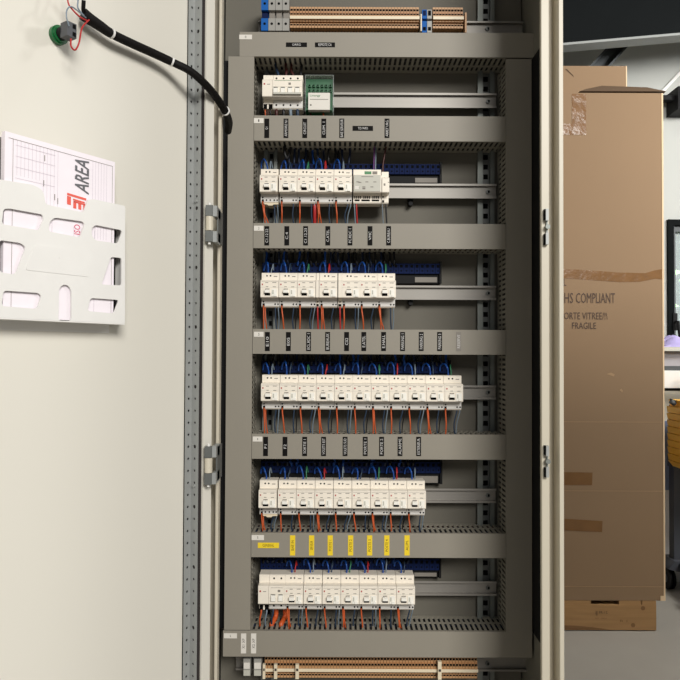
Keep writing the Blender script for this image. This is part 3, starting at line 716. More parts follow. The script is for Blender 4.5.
# first unit of the bottom row: main two-pole switch with side unit
def bigbreaker(px0, px1, ytop, ybot, pitch, tog, label, sub, subw, subin):
    zc = (Z(ytop, YS)+Z(ybot, YS))/2; z0 = zc-HT/2; x0 = X(px0+.1, YN, (ytop+ybot)/2); w = (px1-px0)*PX
    r = thing('circuit_breaker', (x0+w/2, YR, z0), label, 'circuit breaker')
    xx = lambda px: x0+px*PX; zz = lambda py: z0+HT-py*PX
    m = MB(); m.prism([(y, z+z0) for y, z in bprof()], xx(subw)+.0002, x0+w-.0003, 'cream', 'x')
    m.box(xx(subw)+.0003, x0+w-.0003, YS-.0003, YS+.001, z0+.002, z0+LO-.0002, 'cream_shade')  # shade under the nose painted onto the lower shoulder
    m.box(xx(subw+2), xx(px1-px0-2), YN-.0002, YN, zz(9.9), zz(9.6), 'green_print' if len(tog) > 2 else 'print_grey')
    m.box(xx((subw+px1-px0)/2+1), xx((subw+px1-px0)/2+3.5), YN-.0002, YN, zz(14), zz(11.8), 'print_grey')
    m.box(xx(subw), x0+w-.0003, YN-.00015, YN, zz(16.0), zz(15.8), 'lightgrey')
    for t_ in tog:
        hole(m, xx(t_+2), zz(3.6), .0017, YS-.0008); hole(m, xx(t_+2), zz(31), .0017, YS-.0006)
    m.build('body', r)
    s_ = MB(); s_.prism([(y, z+z0) for y, z in bprof()], x0+.0003, xx(subw)-.0002, 'cream', 'x'); s_.box(xx(1.5), xx(3), YN-.0004, YN, zz(14), zz(12.4), 'red_dot'); s_.box(xx(5), xx(8), YN-.0002, YN, zz(13.8), zz(13.2), 'print_grey')
    s_.box(x0+.001, xx(subw)-.001, YS-.0007, YS, z0, z0+LO*.55, 'dark_hole'); s_.box(xx(subw*.4), xx(subw*.55), YS-.001, YS, z0, z0+LO*.5, 'cream'); s_.build('side_unit', r)
    for t_ in tog:
        t = MB(); t.prism([(YN, zz(17)), (YN-.0035, zz(18)), (YN-.0035, zz(22.5)), (YN, zz(23))], xx(t_), xx(t_+4.2), 'toggle', 'x'); t.box(xx(t_-.4), xx(t_+4.5), YN-.0003, YN, zz(23.6), zz(16.2), 'lightgrey'); t.box(xx(t_+.2), xx(t_+4), YN-.0005, YN, zz(17), zz(16.3), 'ink_dark'); t.build('toggle', r)
    return r, z0, x0
bb, zb6, xb6 = bigbreaker(257.9, 284.6, 573.5, 611.5, 7, [13, 20.3], 'wide cream main breaker at the left end of the bottom row', True, 10.5, 0)
b1, zb1, xb1 = bigbreaker(262, 302.6, 75, 110, 7, [11.5, 18.8, 26, 33.3], 'cream four-pole main breaker at the left of the top row', True, 10.3, 0)
m = MB(); m.box(xb1+11.6*PX, xb1+39.5*PX, YN-.005, YN-.0002, zb1+HT-24.4*PX, zb1+HT-22.6*PX, 'lightgrey'); m.build('toggle_bar', b1)
for i, (dx, col, cn) in enumerate(((2, 'orange_wire', 'orange'), (7.5, 'grey_wire', 'grey'), (14, 'navy_wire', 'dark blue'))):
    dz = Z(632, YD+.03)
    wire('wire', [(xb6+dx*PX, 1.224, zb6+.002), (xb6+dx*PX, 1.222, zb6-.006), (xb6+(dx-1.5)*PX, 1.224, (zb6+dz)/2), (xb6+(dx-1)*PX, 1.236, dz-.01)], .0016, col, f'{cn} wire below the wide main breaker in the bottom row')
for i, dx in enumerate((13.5, 23)):
    x = xb6+dx*PX; dz = Z(632, YD+.03)
    wire('wire', [(x+.004, 1.243, zb6+.001), (x+.004, 1.244, Z(616, 1.243)), (x+.001, 1.236, Z(621, 1.236)), (x-.002, 1.229, Z(624.5, 1.229)), (x-.002, 1.230, Z(628, 1.23)), (x-.001, 1.24, dz-.012)], .0044, 'orange_wire', f'thick orange cable bending below the main breaker, {"left" if i == 0 else "right"} of the pair', n=10)
for i in range(4):
    x = xb1+(13.5+7.2*i)*PX; dz = Z(117, YD+.03)
    wire('wire', [(x, 1.226, zb1+.002), (x, 1.222, zb1-.005), (x+.001, 1.226, dz-.01)], .003, ['brown_wire', 'black_wire', 'grey_wire', 'navy_wire'][i], f'thick {["brown", "black", "grey", "blue"][i]} cable under pole {["one", "two", "three", "four"][i]} of the main breaker', group='supply cables of the top row', n=8)
for i in range(3):
    x = xb1+(2+2.6*i)*PX; dz = Z(117, YD+.03)
    wire('wire', [(x, 1.224, zb1+.002), (x, 1.222, zb1-.005), (x+.001, 1.226, dz-.01)], .0011, ['orange_wire', 'brown_wire', 'black_wire'][i], f'thin {["orange", "brown", "black"][i]} wire under the side unit of the four-pole breaker')
for i, (px, col, cn) in enumerate(((276, 'navy_wire', 'dark blue'), (284, 'brown_wire', 'brown'), (291, 'brown_wire', 'brown'), (299, 'black_wire', 'black'))):
    zt = zb1+HT; x = X(px, YS)
    wire('wire', [(x, 1.232, zt-.002), (x, 1.232, zt+.006), (x-.004+.004*(i % 2), 1.236, zt+.018), (x-.012+.006*i, 1.245, Z(56.6, 1.245)+.006)], .0024, col, f'thick {cn} cable rising from the four-pole breaker into the top duct', group='supply cables of the top row', n=8)

# green module
x0, x1 = X(303.8, YS), X(333.2, YS); z0, z1 = Z(112, YS), Z(76, YS)
gm = thing('communication_module', ((x0+x1)/2, YR, z0), 'green module with a white label under a clear cover beside the four-pole breaker', 'module')
m = MB(); m.box(x0+.001, x1-.003, 1.226, YR, z0+.001, z1-.004, 'green_plastic'); m.box(x0+.001, x1-.004, YS-.002, 1.226, z0+.002, z0+.006, 'green_plastic')
for k in range(2):
    for i in range(6): zc = Z(85+k*5, YS); xc = x0+.006+i*.0075; m.box(xc, xc+.0045, 1.222, 1.226, zc-.003, zc+.002, 'green_plastic'); m.box(xc+.001, xc+.003, 1.2215, 1.222, zc-.002, zc+.001, 'dark_hole')
m.build('body', gm)
m = MB(); a, b = X(307, 1.213), X(328.8, 1.213); c, d = Z(110, 1.213), Z(93, 1.213); m.box(a, b, 1.213, 1.2255, c, d, 'label_white')
put(m, 'Linergy', (a+.003, 1.2126, d-.008), ((b-a)*.48, 0, 0), (0, 0, .0048), 'green_print'); m.box(a+.003, b-.003, 1.2127, 1.213, d-.0125, d-.0115, 'print_grey'); m.box(a+.003, a+.006, 1.2127, 1.213, c+.007, c+.010, 'print_grey'); m.build('label', gm)
m = MB(); m.box(x0, x0+.0012, 1.211, YR, z0-.002, z1-.002, 'clear'); m.box(x1-.0025, x1-.001, 1.211, YR, z0-.002, z1-.002, 'clear'); m.box(x0+.0012, x1-.0025, 1.211, YR, z1-.0032, z1-.002, 'clear'); m.build('clear_cover', gm)
for k, px in enumerate((309, 322)):
    xx_ = X(px, YS); wire('wire', [(xx_, 1.232, z0+.002), (xx_+.001, 1.23, z0-.006), (xx_+.002, 1.232, Z(119, 1.23))], .0018, ['brown_wire', 'orange_wire'][k], f'{["brown", "orange"][k]} wire running under the green module')

# display module and slim module in row 2
x0, x1 = X(352.6, YS), X(380.6, YS); z0 = z2
dm = thing('energy_meter', ((x0+x1)/2, YR, z0), 'wide grey display module at the right of the second row', 'meter')
m = MB(); m.prism([(y, z+z0) for y, z in bprof()], x0+.0003, x1-.0003, 'cream', 'x')
zz = lambda py: z0+HT-py*PX; xx = lambda px: x0+px*PX
m.box(xx(11.5), xx(18.5), YS-.0012, YS, zz(5.2), zz(2.2), 'green_print'); m.box(xx(19.5), xx(24.5), YS-.0012, YS, zz(5.2), zz(2.2), 'print_grey')
for k in range(14):
    if k % 5 == 4: continue
    m.box(xx(1.2+k*1.85), xx(2.2+k*1.85), YS-.0007, YS+.001, zz(30), zz(27.4), 'dark_hole')
for a, b in ((1.5, 6.5), (8.5, 17), (19, 26.5)): m.box(xx(a), xx(b), YS-.0007, YS+.001, zz(32.6), zz(31), 'dark_hole')
m.build('body', dm)
m = MB(); m.box(xx(.6), xx(27.2), YN-.0012, YN, zz(25), zz(8.5), 'lightgrey')
for a, b in ((3, 16), (5, 16.5), (12, 16), (20, 16), (3, 22), (9, 21), (17, 21)): m.box(xx(a), xx(a+3), YN-.0015, YN-.0012, zz(b), zz(b-.8), 'print_grey')
m.box(xx(8), xx(20), YN-.0015, YN-.0012, zz(10.6), zz(10), 'print_grey'); m.box(xx(1.5), xx(5.5), YN-.0016, YN-.0012, zz(23), zz(19.8), 'label_white'); m.box(xx(9), xx(12), YN-.0016, YN-.0012, zz(23), zz(21.5), 'print_grey'); m.build('display_panel', dm)
x0, x1 = X(380.9, YS), X(388.3, YS)
sm_ = thing('relay_module', ((x0+x1)/2, YR, z0), 'slim cream module at the right end of the second row', 'module')
m = MB(); m.prism([(y, z+z0) for y, z in bprof(0, HT-.004)], x0+.0003, x1-.0003, 'cream', 'x'); m.box(x0+.003, x0+.006, YN-.0003, YN, z0+.028, z0+.032, 'print_grey'); hole(m, x1-.002, z0+.034, .0008, YN)
m.box(x0+.0015, x0+.005, YS-.0007, YS, z0+.002, z0+.006, 'dark_hole'); hole(m, x0+.003, z0+.012); m.build('body', sm_)
for px, y0_, col, cn in ((373.3, 150, 'violet_wire', 'violet'), (375, 150, 'grey_wire', 'grey')):
    wire('wire', [(X(px, 1.235), 1.236, z0+HT-.002), (X(px, 1.235), 1.238, z0+HT+.01), (X(px+.6, 1.24), 1.242, Z(141, YD+.03)+.006)], .0011, col, f'thin {cn} wire rising from the display module to the duct above')
wire('wire', [(X(382.5, 1.235), 1.236, z0+HT-.006), (X(382.3, 1.24), 1.238, z0+HT+.012), (X(384, 1.24), 1.238, Z(155, 1.24)), (X(387, 1.24), 1.242, Z(140, YD+.03)+.006)], .0017, 'brown_wire', 'dark red wire rising from the slim module to the duct above')
for px, col, cn, w in ((356, 'red_wire', 'red', .0014), (354, 'grey_wire', 'grey', .0011), (382, 'grey_wire', 'grey', .0008), (385.5, 'black_wire', 'black', .0015)):
    wire('wire', [(X(px, 1.225), 1.225, z0+.002), (X(px, 1.225), 1.224, z0-.008), (X(px+1, 1.23), 1.228, Z(224, YD+.03)-.006)], w, col, f'{cn} wire dropping from the {"display" if px < 370 else "slim"} module in the second row')
wire('wire', [(X(314, 1.225), 1.228, z0+.002), (X(314, 1.225), 1.226, z0-.01), (X(314.3, 1.23), 1.232, Z(224, YD+.03)-.006)], .0034, 'red_wire', 'thick red cable hanging between the third and fourth breakers of the second row', n=8)
wire('wire', [(X(284, 1.24), 1.243, Z(141, 1.24)+.004), (X(283.5, 1.24), 1.236, Z(152, 1.24)), (X(286, 1.24), 1.238, Z(159, 1.24)), (X(289, 1.24), 1.244, Z(150, 1.24)), (X(291, 1.24), 1.246, Z(141, 1.24)+.004)], .003, 'black_wire', 'black cable loop hanging under the second duct', n=8)

# ------------------------------------------------------------------ neutral distribution bars
def comb(px0, px1, y0, y1, y2, label, lowx=None):
    Yf = 1.2535; x0, x1 = X(px0, Yf), X(px1, Yf); z1, z0, zl = Z(y0, Yf), Z(y1, Yf), Z(y2, Yf)
    r = thing('terminal_bar', ((x0+x1)/2, YP, zl), label, 'terminal bar', 'blue terminal bars')
    m = MB(); m.box(x0-.001, x1+.001, Yf+.004, YP-.0005, z0-.001, z1+.001, 'black'); m.box(x0, x1, Yf+.006, YP-.0005, zl, z0-.001, 'black')
    if lowx: a = X(lowx, Yf); m.box(a, x1-.006, Yf+.0035, Yf+.006, zl+.002, z0-.006, 'print_grey')
    m.box(x1-.002, x1+.002, Yf, YP-.0005, zl, z1+.004, 'black'); m.build('base', r)
    m = MB(); n = int((x1-x0)/.0095); p = (x1-x0)/n; h = z1-z0
    for i in range(n):
        a = x0+p*i
        m.box(a+.0003, a+p-.0003, Yf, Yf+.004, z0, z1, 'blue_block'); m.box(a+p*.25, a+p*.75, Yf-.0004, Yf, z0+h*.6, z0+h*.88, 'dark_hole'); hole(m, a+p*.5, z0+h*.28, .0016, Yf)
    m.build('terminal_strip', r)
SMALL = MB()
def risers(px0, px1, ybar, dn, rowname):
    Yw = 1.262; a, b = X(px0, Yw), X(px1, Yw); n = int((b-a)/.0085); zb = Z(ybar, Yw)-.004; zt = Z(DY[dn][1], Yw)+.006
    for i in range(n):
        x = a+(b-a)*(i+.5)/n; j = random.uniform(-.004, .004); k = random.uniform(-.004, .004); mt = ['navy_dark', 'black_wire', 'blue_wire', 'black_wire', 'navy_dark'][random.randrange(5)]; yw = random.choice((1.2515, 1.256, 1.262))
        SMALL.tube(bez([(x, 1.2545, zb), (x+j*.3, yw-.004, zb+.006), (x+j, yw, (zb+zt)/2), (x+k, yw, zt)], 3), .0022, mt, 6)
risers(286, 350, 164, 'B', 'second'); risers(263, 396, 264, 'C', 'third'); risers(263, 448, 363, 'D', 'fourth'); risers(263, 415, 463, 'E', 'fifth'); risers(263, 410, 560, 'F', 'bottom')
comb(285, 440.5, 164, 174, 183, 'blue terminal bar behind the second breaker row', 415)
comb(262, 440.5, 263.5, 273.5, 283, 'blue terminal bar behind the third breaker row', 415)
comb(262, 450, 362, 373, 381, 'blue terminal bar behind the longest breaker row')
comb(262, 441.5, 462, 473, 484, 'blue terminal bar behind the row above the yellow labels', 415)
comb(262, 440.5, 559, 570, 578, 'blue terminal bar behind the bottom breaker row', 415)
for k, (py, nm) in enumerate(((203, 'second'), (303, 'third'))):
    m = MB(); c = P(411, py, 1.255); m.tube([(c.x, 1.258, c.z), (c.x, YP, c.z)], .004, 'black', 12); m.box(c.x-.0045, c.x+.0045, 1.264, YP, c.z-.001, c.z+.009, 'black')
    tag(m.build('support_foot'), f'small black plastic foot on the plate under the bare rail of the {nm} row', 'bracket')

# ------------------------------------------------------------------ terminal blocks
TW = (X(420.5, 1.215)-X(290, 1.215))/42
XT = lambda px, Y: X(px, Y, 15)
XB = lambda px, Y: X(px, Y, 668)
TZ = lambda py, z7: z7-(py-7)*1.215/680
def terminal(x0, z7):
    # z7 = top height
    z = lambda py: TZ(py, z7); m = MB(); a, b = x0+.0002, x0+TW-.0005
    prof = [(1.247, z(6)), (1.219, z(6)), (1.219, z(10.6)), (1.217, z(10.8)), (1.217, z(15.3)), (1.214, z(15.5)), (1.214, z(17)), (1.212, z(17.1)), (1.212, z(20.3)), (1.216, z(20.5)), (1.216, z(21.7)), (1.224, z(21.8)), (1.224, z(23)), (1.218, z(23.2)), (1.218, z(27.6)), (1.232, z(27.8)), (1.232, z(31)), (1.247, z(31))]
    m.prism(prof, a, b, 'tan', 'x')
    m.box(x0, x0+TW, 1.2115, 1.2125, z(20.2), z(17.2), 'marker')
    for p0, p1, y in ((8.1, 10.2, 1.219), (13.2, 15.2, 1.217), (23.9, 25.4, 1.218)): m.box(a+TW*.08, b-TW*.08, y-.0002, y+.001, z(p1), z(p0), 'dark_hole')
    m.box(a, b, 1.2238, 1.2245, z(23), z(21.8), 'dark_hole'); m.box(a+TW*.5, b, 1.2317, 1.2325, z(31), z(27.8), 'dark_hole')  # recessed groove and foot gap painted dark in place of shade
    m.box(a, b, 1.2168, 1.2185, z(13), z(11.4), 'tan_dark')
    return m
z7 = Z(7, 1.215); t0 = XT(290, 1.215)
p = tag(terminal(t0, z7).build('terminal_block'), 'thin beige terminal block in the long strip above the top duct', 'terminal block', 'beige terminal blocks in the upper strip')
for i in range(1, 42):
    o = p.copy(); C.objects.link(o); o.location.x = p.location.x+TW*i
for i in range(10):
    o = p.copy(); C.objects.link(o); o.location.x = p.location.x+(XT(433, 1.215)-t0)+TW*i*.99
    o['label'] = 'thin beige terminal block right of the small blue terminals above the top duct'; o['group'] = 'beige terminal blocks right of the small blue ones'
zt2 = Z(657.8, 1.215)
xs = XB(264.5, 1.215); q = None; i = 0
for i in range(68):
    o = p.copy(); C.objects.link(o); o.location.x = xs+TW*(i+.5); o.location.z = p.location.z+(zt2-z7)
    o['label'] = 'thin beige terminal block in the strip below the lowest duct'; o['group'] = 'beige terminal blocks in the lower strip'
# end stops / markers
def endstop(px0, px1, y0, y1, label, Yf=1.21):
    m = MB(); a, b = XB(px0, Yf), XB(px1, Yf); c, d = Z(y1, Yf), Z(y0, Yf); r = thing('end_clamp', ((a+b)/2, YR, c), label, 'end clamp')
    m.box(a+.0004, b-.0004, Yf+.002, YR-.0005, c, d, 'term_grey'); m.box(a+.001, b-.001, Yf+.0005, Yf+.002, c+.001, c+(d-c)*.35, 'lightgrey'); m.build('body', r)
    m = MB(); m.box(a+.0012, b-.0012, Yf-.0004, Yf+.002, c+(d-c)*.45, c+(d-c)*.8, 'label_white'); m.build('marker', r)
endstop(243, 250.5, 660, 677, 'grey end clamp with white marker, leftmost under the lowest duct')
endstop(253.5, 261.5, 660, 677, 'grey end clamp with white marker, second from the left under the lowest duct')
for px, w, nm in ((262.7, 2.6, 'leftmost'), (274, 3.2, 'second from left'), (295.5, 3.4, 'third from left'), (438, 3.6, 'rightmost')):
    Yf = 1.205; a, b = XB(px, Yf), XB(px+w, Yf)
    m = MB(); m.box(a, b, Yf, 1.2112, Z(679.5, Yf), Z(665 if px < 400 else 661.5, Yf), 'marker'); m.box(a+.001, b-.001, Yf-.0003, Yf, Z(671.5, Yf), Z(669, Yf), 'ink_dark')
    tag(m.build('terminal_marker'), f'white upright marker on the lower terminal strip, {nm}', 'marker', 'white markers of the lower strip')
# wires above the lower strip and under the upper strip
for i in range(67):
    x = xs+TW*(i+.5); cc = random.choice(['orange_wire', 'red_wire', 'brown_wire', 'orange_wire'])
    j = random.uniform(-.001, .001)
    SMALL.tube([(x, 1.236, zt2-.0005), (x+j, 1.238, zt2+.004), (x+j, 1.240, Z(656, 1.24)+.012)], .0012, cc, 5)
zd = Z(31, 1.215)
for i in range(20):
    x = t0+TW*(2*i+1.5); SMALL.tube([(x, 1.238, zd+.0005), (x-.002, 1.237, zd-.003), (x-.004, 1.238, zd-.012)], .0013, 'black_wire', 5)
tag(SMALL.build('wire'), 'short dark wires at the blue terminal bars and the terminal strips inside the cabinet', 'wire', kind='stuff')
# large power terminals at top left
def powerterm(px, w, mt, label, group=None, ytop=-8, big=True):
    Yf = 1.203; a, b = XT(px, Yf), XT(px+w, Yf); zz = lambda py: Z(py, Yf)
    r = thing('power_terminal' if big else 'terminal_block', ((a+b)/2, YR, zz(31)), label, 'terminal block', group)
    m = MB(); a += .0003; b -= .0003
    m.box(a, b, 1.215, YR-.0005, zz(31), zz(ytop), mt)
    if big:
        m.box(a, b, Yf, 1.215, zz(10.5), zz(ytop), mt); m.box(a, b, Yf, 1.215, zz(31), zz(18.8), mt); m.box(a+.001, b-.001, 1.2095, 1.215, zz(18.8), zz(10.5), 'print_grey' if mt != 'term_blue' else 'blue_block')
        hole(m, (a+b)/2, zz(4), .0024, Yf); hole(m, (a+b)/2, zz(24.2), .0024, Yf)
    else:
        m.box(a, b, 1.208, 1.215, zz(17), zz(ytop), mt); m.box(a, b, 1.208, 1.215, zz(31), zz(19.5), mt)
        m.box(a+.0015, b-.0015, 1.2075, 1.208, zz(14), zz(9), 'dark_hole' if mt != 'term_blue' else 'blue_block'); m.box(a+.0015, b-.0015, 1.2075, 1.208, zz(29), zz(25.5), 'dark_hole')
    m.build('body', r)
    return r
powerterm(261, 7.3, 'term_blue', 'large blue power terminal at the left end of the upper strip')
for i, px in enumerate((268.3, 275.3, 282.3)): powerterm(px, 7, 'term_grey', f'large grey power terminal, {ORD[i]} one right of the large blue terminal')
powerterm(422.3, 5, 'term_blue', 'small blue terminal block in the gap of the beige upper strip', ytop=8, big=False)
powerterm(427.4, 5, 'term_grey', 'small grey terminal block just right of the small blue one', ytop=8, big=False)
m = MB(); a = XT(420.6, 1.21); m.box(a, a+.0022, 1.209, YR, Z(31, 1.21), Z(14, 1.21), 'marker'); tag(m.build('end_plate'), 'white end plate between the long beige strip and the small blue terminal', 'end plate')
m = MB(); a = XT(464.9, 1.215); m.box(a, a+.003, 1.214, YR, Z(31, 1.21), Z(11, 1.21), 'tan'); tag(m.build('end_plate'), 'beige end plate at the right end of the upper terminal strip', 'end plate')

# ------------------------------------------------------------------ boxes and pallet
BXY = 2.85
bx1 = X(664, BXY, 350); bx0 = bx1-.80; bzt = Z(93, BXY, 620); bzb = Z(600.5, BXY, 620)
# pallet
pX1 = X(656, BXY, 615); pX0 = pX1-.80
pal = thing('pallet', ((pX0+pX1)/2, 3.0, 0), 'low wooden pallet with ink stamps carrying the tall cardboard box', 'pallet')
ph_ = bzb-.001
for i, y in enumerate((BXY-.002, 3.04, 3.33)):
    m = MB(); m.box(pX0, pX1, y, y+.022 if i == 0 else y+.06, .004, ph_-.016, 'wood')
    if i == 0:
        zz = lambda py: Z(py, BXY-.002, 600); xx = lambda px: X(px, BXY-.002, 615)
        put(m, 'W', (xx(595.5), (BXY-.0025), zz(616.5)), (.009, 0, 0), (0, 0, .024), 'ink_box'); put(m, 'FR-12', (xx(599), (BXY-.0025), zz(613.5)), (.035, 0, 0), (0, 0, .010), 'ink_box'); put(m, 'HT - 0421', (xx(595.5), (BXY-.0025), zz(619)), (.045, 0, 0), (0, 0, .006), 'wood_dark'); put(m, 'R 1', (xx(620), (BXY-.0025), zz(622)), (.03, 0, 0), (0, 0, .010), 'wood_dark')
        for kx, kz in ((633, 625), (643, 608)):
            m.tube([(xx(kx), BXY-.0026, zz(kz)), (xx(kx), BXY-.001, zz(kz))], .009, 'wood_dark', 10)
        m.prism([(pX0, .006), (xx(610), .006), (xx(592), .016), (xx(575), .022), (pX0, .03)], BXY-.0024, BXY-.001, 'wood_dark', 'y')
    m.build('stringer', pal)
dk = ((pX0, X(590, BXY)), (X(618, BXY), X(640, BXY)), (X(641, BXY), pX1))
for a, b in dk: m = MB(); m.box(a, b, BXY-.001, 3.39, ph_-.016, ph_, 'wood'); m.build('deck_board', pal)
m = MB(); m.box(pX0, pX1, BXY+.02, 3.39, .0, .004, 'wood_dark'); m.build('bottom_board', pal)
# tall box
tb = thing('cardboard_box', ((bx0+bx1)/2, 2.95, bzb), 'very tall taped cardboard box with black printed words standing on the pallet', 'box')
m = MB(); m.box(bx0, bx1, BXY, 3.18, bzb, bzt, 'card')
m.box(bx1-.006, bx1+.0006, BXY-.0012, BXY+.002, bzb, bzt, 'card_edge')
m.box(bx0, bx1, BXY-.0008, BXY, Z(586.9, BXY, 620), Z(586.4, BXY, 620), 'card_crease')
for py in (422, 491): m.box(bx0, bx1, BXY-.0005, BXY, Z(py+.25, BXY, 620), Z(py-.25, BXY, 620), 'card_crease')
m.build('carton', tb)
m = MB(); xx = lambda px, py=300: X(px, BXY, py); zz = lambda py: Z(py, BXY, 600); y = BXY-.0012
def word(t, x1, w, za, zb):
    m = MB(); put(m, t, (x1-w, y, za), (w, 0, 0), (0, 0, zb-za), 'ink_box'); m.build('printed_word', tb)['label'] = 'black printed word'
word('RoHS', xx(615)-.176, .075, zz(303.2), zz(293)); word('COMPLIANT', xx(615), .164, zz(303.2), zz(293))
word('PORTE VITREE/!\\', xx(607.5), .196, zz(319.5), zz(312.5)); word('FRAGILE', xx(596), xx(596)-xx(572), zz(329), zz(322.5)); word('MODEL', xx(566.3), .085, zz(286), zz(279))
def tape(pts):
    m = MB(); n = len(pts)//2
    vs = [(xx(a, b), BXY-.001, zz(b)) for a, b in pts]; vs += [(v[0], BXY-.0001, v[2]) for v in vs]; k = len(pts)
    m.add(vs, [tuple(range(k)), tuple(range(k, 2*k))[::-1]]+[(i, (i+1) % k, k+(i+1) % k, k+i) for i in range(k)], 'tape'); m.build('tape', tb)['label'] = 'shiny brown packing tape'
tape([(572, 94), (586, 94), (586, 135), (540, 135), (540, 124), (572, 124)])
tape([(530, 268), (575, 269.5), (620, 272.5), (645, 273), (655, 270), (664, 268.5), (664, 279), (655, 278.5), (640, 281.5), (620, 282), (575, 279), (530, 277)])
tape([(530, 472), (592.5, 472.5), (592, 485), (530, 485)]); tape([(530, 517), (602.5, 521), (602, 532), (530, 529)])
# raised top flap; the shade on its underside is painted as darker card
m = MB(); p_ = lambda px, py: (X(px, BXY+.03, py), Z(py, BXY+.03, 620))
m.prism([p_(664, 93), p_(660, 92), (p_(645, 89)), p_(600, 87.6), p_(584, 91), p_(578, 93.2)], BXY+.01, BXY+.04, 'card_shade_tear', 'y'); m.build('flap', tb)['label'] = 'raised top flap with its shade painted on'
# crushed corner
m = MB(); m.box(bx1-.02, bx1, BXY-.002, BXY+.01, bzb-.0, bzb+.02, 'card_edge'); m.build('crushed_corner', tb)
for px, py, w in ((611, 374, 5), (621, 390, 2)):
    m = MB(); c = (xx(px), zz(py)); m.prism([(c[0]-w*.004, c[1]), (c[0], c[1]+.006), (c[0]+w*.003, c[1]-.002), (c[0]+w*.002, c[1]-.01)], BXY-.0008, BXY, 'card_crease', 'y'); m.build('scuff', tb)
sb_y = 2.94; sx1 = X(626.7, sb_y, 80); m = MB(); m.box(sx1-.62, sx1, sb_y, 3.14, bzt+.001, Z(66, sb_y, 600), 'card')
sb = thing('cardboard_box', (sx1-.3, 3, bzt+.001), 'smaller plain cardboard box lying on top of the tall one', 'box')
m.build('carton', sb)
m = MB(); m.box(sx1-.004, sx1+.001, sb_y-.001, sb_y+.002, bzt+.001, Z(66, sb_y, 600)+.001, 'card_edge'); m.build('corner_edge', sb)
m = MB(); q = [P(565, 69, sb_y-.001), P(574, 77, sb_y-.001), P(573, 75, sb_y-.001), P(567, 69, sb_y-.001)]
m.add([v for v in q], [(0, 1, 2, 3)], 'card_shade_tear'); m.build('tear', sb)

# ------------------------------------------------------------------ workbench cabinet behind (right edge)
WBY = 3.47; wx = 1.30; we = 2.9
wb = thing('workbench', ((wx+we)/2, WBY+.25, 0), 'pale workbench with white drawer and blue panel beyond the tall box', 'workbench')
def wz(py): return Z(py, WBY, 672)
def part(nm, y0, y1, mt, dy=0, lab=None):
    m = MB(); m.box(wx, we, WBY+dy, WBY+.47, max(0, wz(y1)), wz(y0), mt); o = m.build(nm, wb)
    if lab: o['label'] = lab
part('worktop', 347, 351, 'lightgrey', -.02); part('apron', 351, 366, 'bench_grey', .03); part('upper_ledge', 366, 370.5, 'steel_mid', 0)
part('drawer', 370.5, 388, 'white_paint', -.005, 'white drawer front'); part('gap_strip', 388, 391, 'black', .02); part('upper_panel', 391, 421, 'lightgrey', .01)
part('lower_panel', 421, 490, 'panel_blue', 0, 'blue lower panel'); part('base_panel', 490, 585, 'white_paint', -.005, 'white base panel')
# crumpled cloth
m = MB(); import mathutils.noise as mn
nu, nv = 22, 14; vs = []; x0c, x1c = X(655, WBY+.1), X(655, WBY+.1)+.42; zt = wz(347)+.001
for i in range(nu+1):
    for j in range(nv+1):
        u, v = i/nu, j/nv; e = min(u, 1-u, v, 1-v)*4; e = min(1, e)
        hgt = e*(.045+.05*mn.noise(Vector((u*5, v*5, 1.3)))+.02*mn.noise(Vector((u*14, v*12, 4))))
        vs.append((x0c+(x1c-x0c)*u, WBY+.02+.26*v, zt+max(0, hgt)))
b0 = len(vs); fs = [(i*(nv+1)+j, (i+1)*(nv+1)+j, (i+1)*(nv+1)+j+1, i*(nv+1)+j+1) for i in range(nu) for j in range(nv)]
m.add(vs, fs, 'lavender', True); m.add([(v[0], v[1], zt) for v in vs], [f[::-1] for f in fs], 'lavender')
tag(m.build('cloth'), 'crumpled lavender cloth on the workbench beneath the window', 'cloth')

# ------------------------------------------------------------------ cart with yellow bin and casters
CY = 3.365; cx = X(680, CY)-.01
cart = thing('cart', (cx+.25, CY, 0), 'dark grey wheeled cart at the right edge with a ribbed yellow bin', 'cart')
def caster(x, y):
    m = MB(); r = .052; z = r
    m.tube([(x-.014, y, z), (x-.004, y, z)], r, 'black', 24); m.tube([(x+.004, y, z), (x+.014, y, z)], r, 'black', 24); m.tube([(x-.016, y, z), (x+.016, y, z)], .02, 'dark_grey', 16)
    return m.build('caster', cart)
xc = X(668.5, CY, 575)
caster(xc, CY); caster(xc, CY-.36); caster(xc+.5, CY); caster(xc+.5, CY-.36)
m = MB(); a = X(662.8, CY, 557)
for yy in (CY-.42, CY-.06):
    m.prism([(a, .112), (a+.008, .125), (a+.03, .150), (a+.16, .150), (xc+.56, .150), (xc+.56, .10), (a+.16, .10), (a+.07, .095)], yy, yy+.12, 'cart_grey', 'y')
m.box(a+.05, xc+.54, CY-.30, CY-.06, .11, .14, 'cart_grey'); m.build('base_frame', cart)
for x, zt_ in ((X(671, CY, 500), .9), (xc+.5, 1.02)):
    m = MB(); m.box(x, x+.045, CY-.03, CY+.02, .15, zt_, 'cart_grey'); m.box(x-.012, x, CY-.02, CY+.01, .6, .66, 'cart_grey'); m.build('post', cart)
m = MB(); m.box(X(683, CY, 500), xc+.545, CY-.03, CY+.02, 1.02, 1.05, 'cart_grey'); m.build('handle', cart)
bn = MB(); xb0 = X(668.5, CY-.06, 440)+.004; n = 10
zT, zB = Z(399, CY-.06, 672), Z(467, CY-.06, 672)
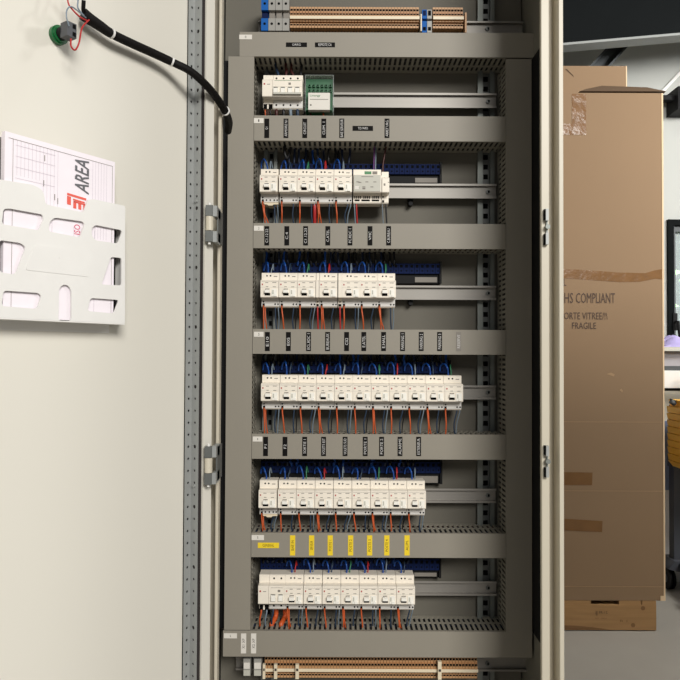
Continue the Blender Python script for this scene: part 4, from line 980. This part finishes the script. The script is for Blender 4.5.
for i in range(n):
    f = 1-i/n; za, zb_ = zT-(zT-zB)*i/n, zT-(zT-zB)*(i+1)/n; ins = .0006*i+(.012 if i == 0 else 0)
    bn.prism([(xb0+ins, za-.003), (xb0+.4-ins, za-.003), (xb0+.4-ins-.005, zb_), (xb0+ins+.005 + (.02 if i == n-1 else 0), zb_)], CY-.26+ins, CY-.031, 'yellow', 'y')
tag(bn.build('bin'), 'ribbed yellow plastic bin hung on the dark wheeled cart', 'bin')
m = MB(); c = P(666.5, 402, CY-.04); vsn = []
m.tube([(c.x-.010, CY-.1, c.z+.008), (c.x, CY-.1, c.z+.002), (c.x+.012, CY-.1, c.z-.006)], .011, 'steel_mid', 12); m.tube([(c.x-.012, CY-.1, c.z+.018), (c.x+.016, CY-.1, c.z+.006)], .004, 'black', 8)
m.tube([(c.x+.01, CY-.1, c.z-.004), (c.x+.05, CY-.05, c.z-.002), (c.x+.07, CY-.02, c.z-.03)], .005, 'black', 8)
m.build('side_grip', cart)

# ------------------------------------------------------------------ light
def area(name, loc, target, sx, sy, energy, col=(1, 1, 1)):
    l = bpy.data.lights.new(name, 'AREA'); l.shape = 'RECTANGLE'; l.size = sx; l.size_y = sy; l.energy = energy; l.color = col
    o = bpy.data.objects.new(name, l); C.objects.link(o); o.location = loc
    o.rotation_euler = (Vector(target)-Vector(loc)).to_track_quat('-Z', 'Y').to_euler(); return o
area('skylight', (1.7, -3.2, 3.3), (.1, 1.2, 1.0), 2.2, 1.4, 250, (1, .975, .93))
area('wall_cart_fill', (2.9, 1.7, 2.65), (1.8, 3.5, .9), .9, .6, 75, (1, .99, .96))  # added fill for the back wall, bench and cart, no real fixture
area('box_top_fill', (1.3, 1.7, 3.9), (1.2, 2.9, 2.0), 1.0, .4, 12, (1, .98, .95))  # added fill that makes the tall box brighter towards its top
area('hedge_daylight', (2.4, 4.8, 3.6), (2.8, 6.4, 1.4), 1.5, 1.5, 700, (.95, .98, 1))
w = bpy.data.worlds.new('world'); sc.world = w; w.use_nodes = True
w.node_tree.nodes['Background'].inputs[0].default_value = (.93, .96, 1, 1); w.node_tree.nodes['Background'].inputs[1].default_value = .18
sc.view_settings.view_transform = 'Standard'; sc.view_settings.look = 'None'; sc.view_settings.gamma = 1; sc.view_settings.exposure = 0
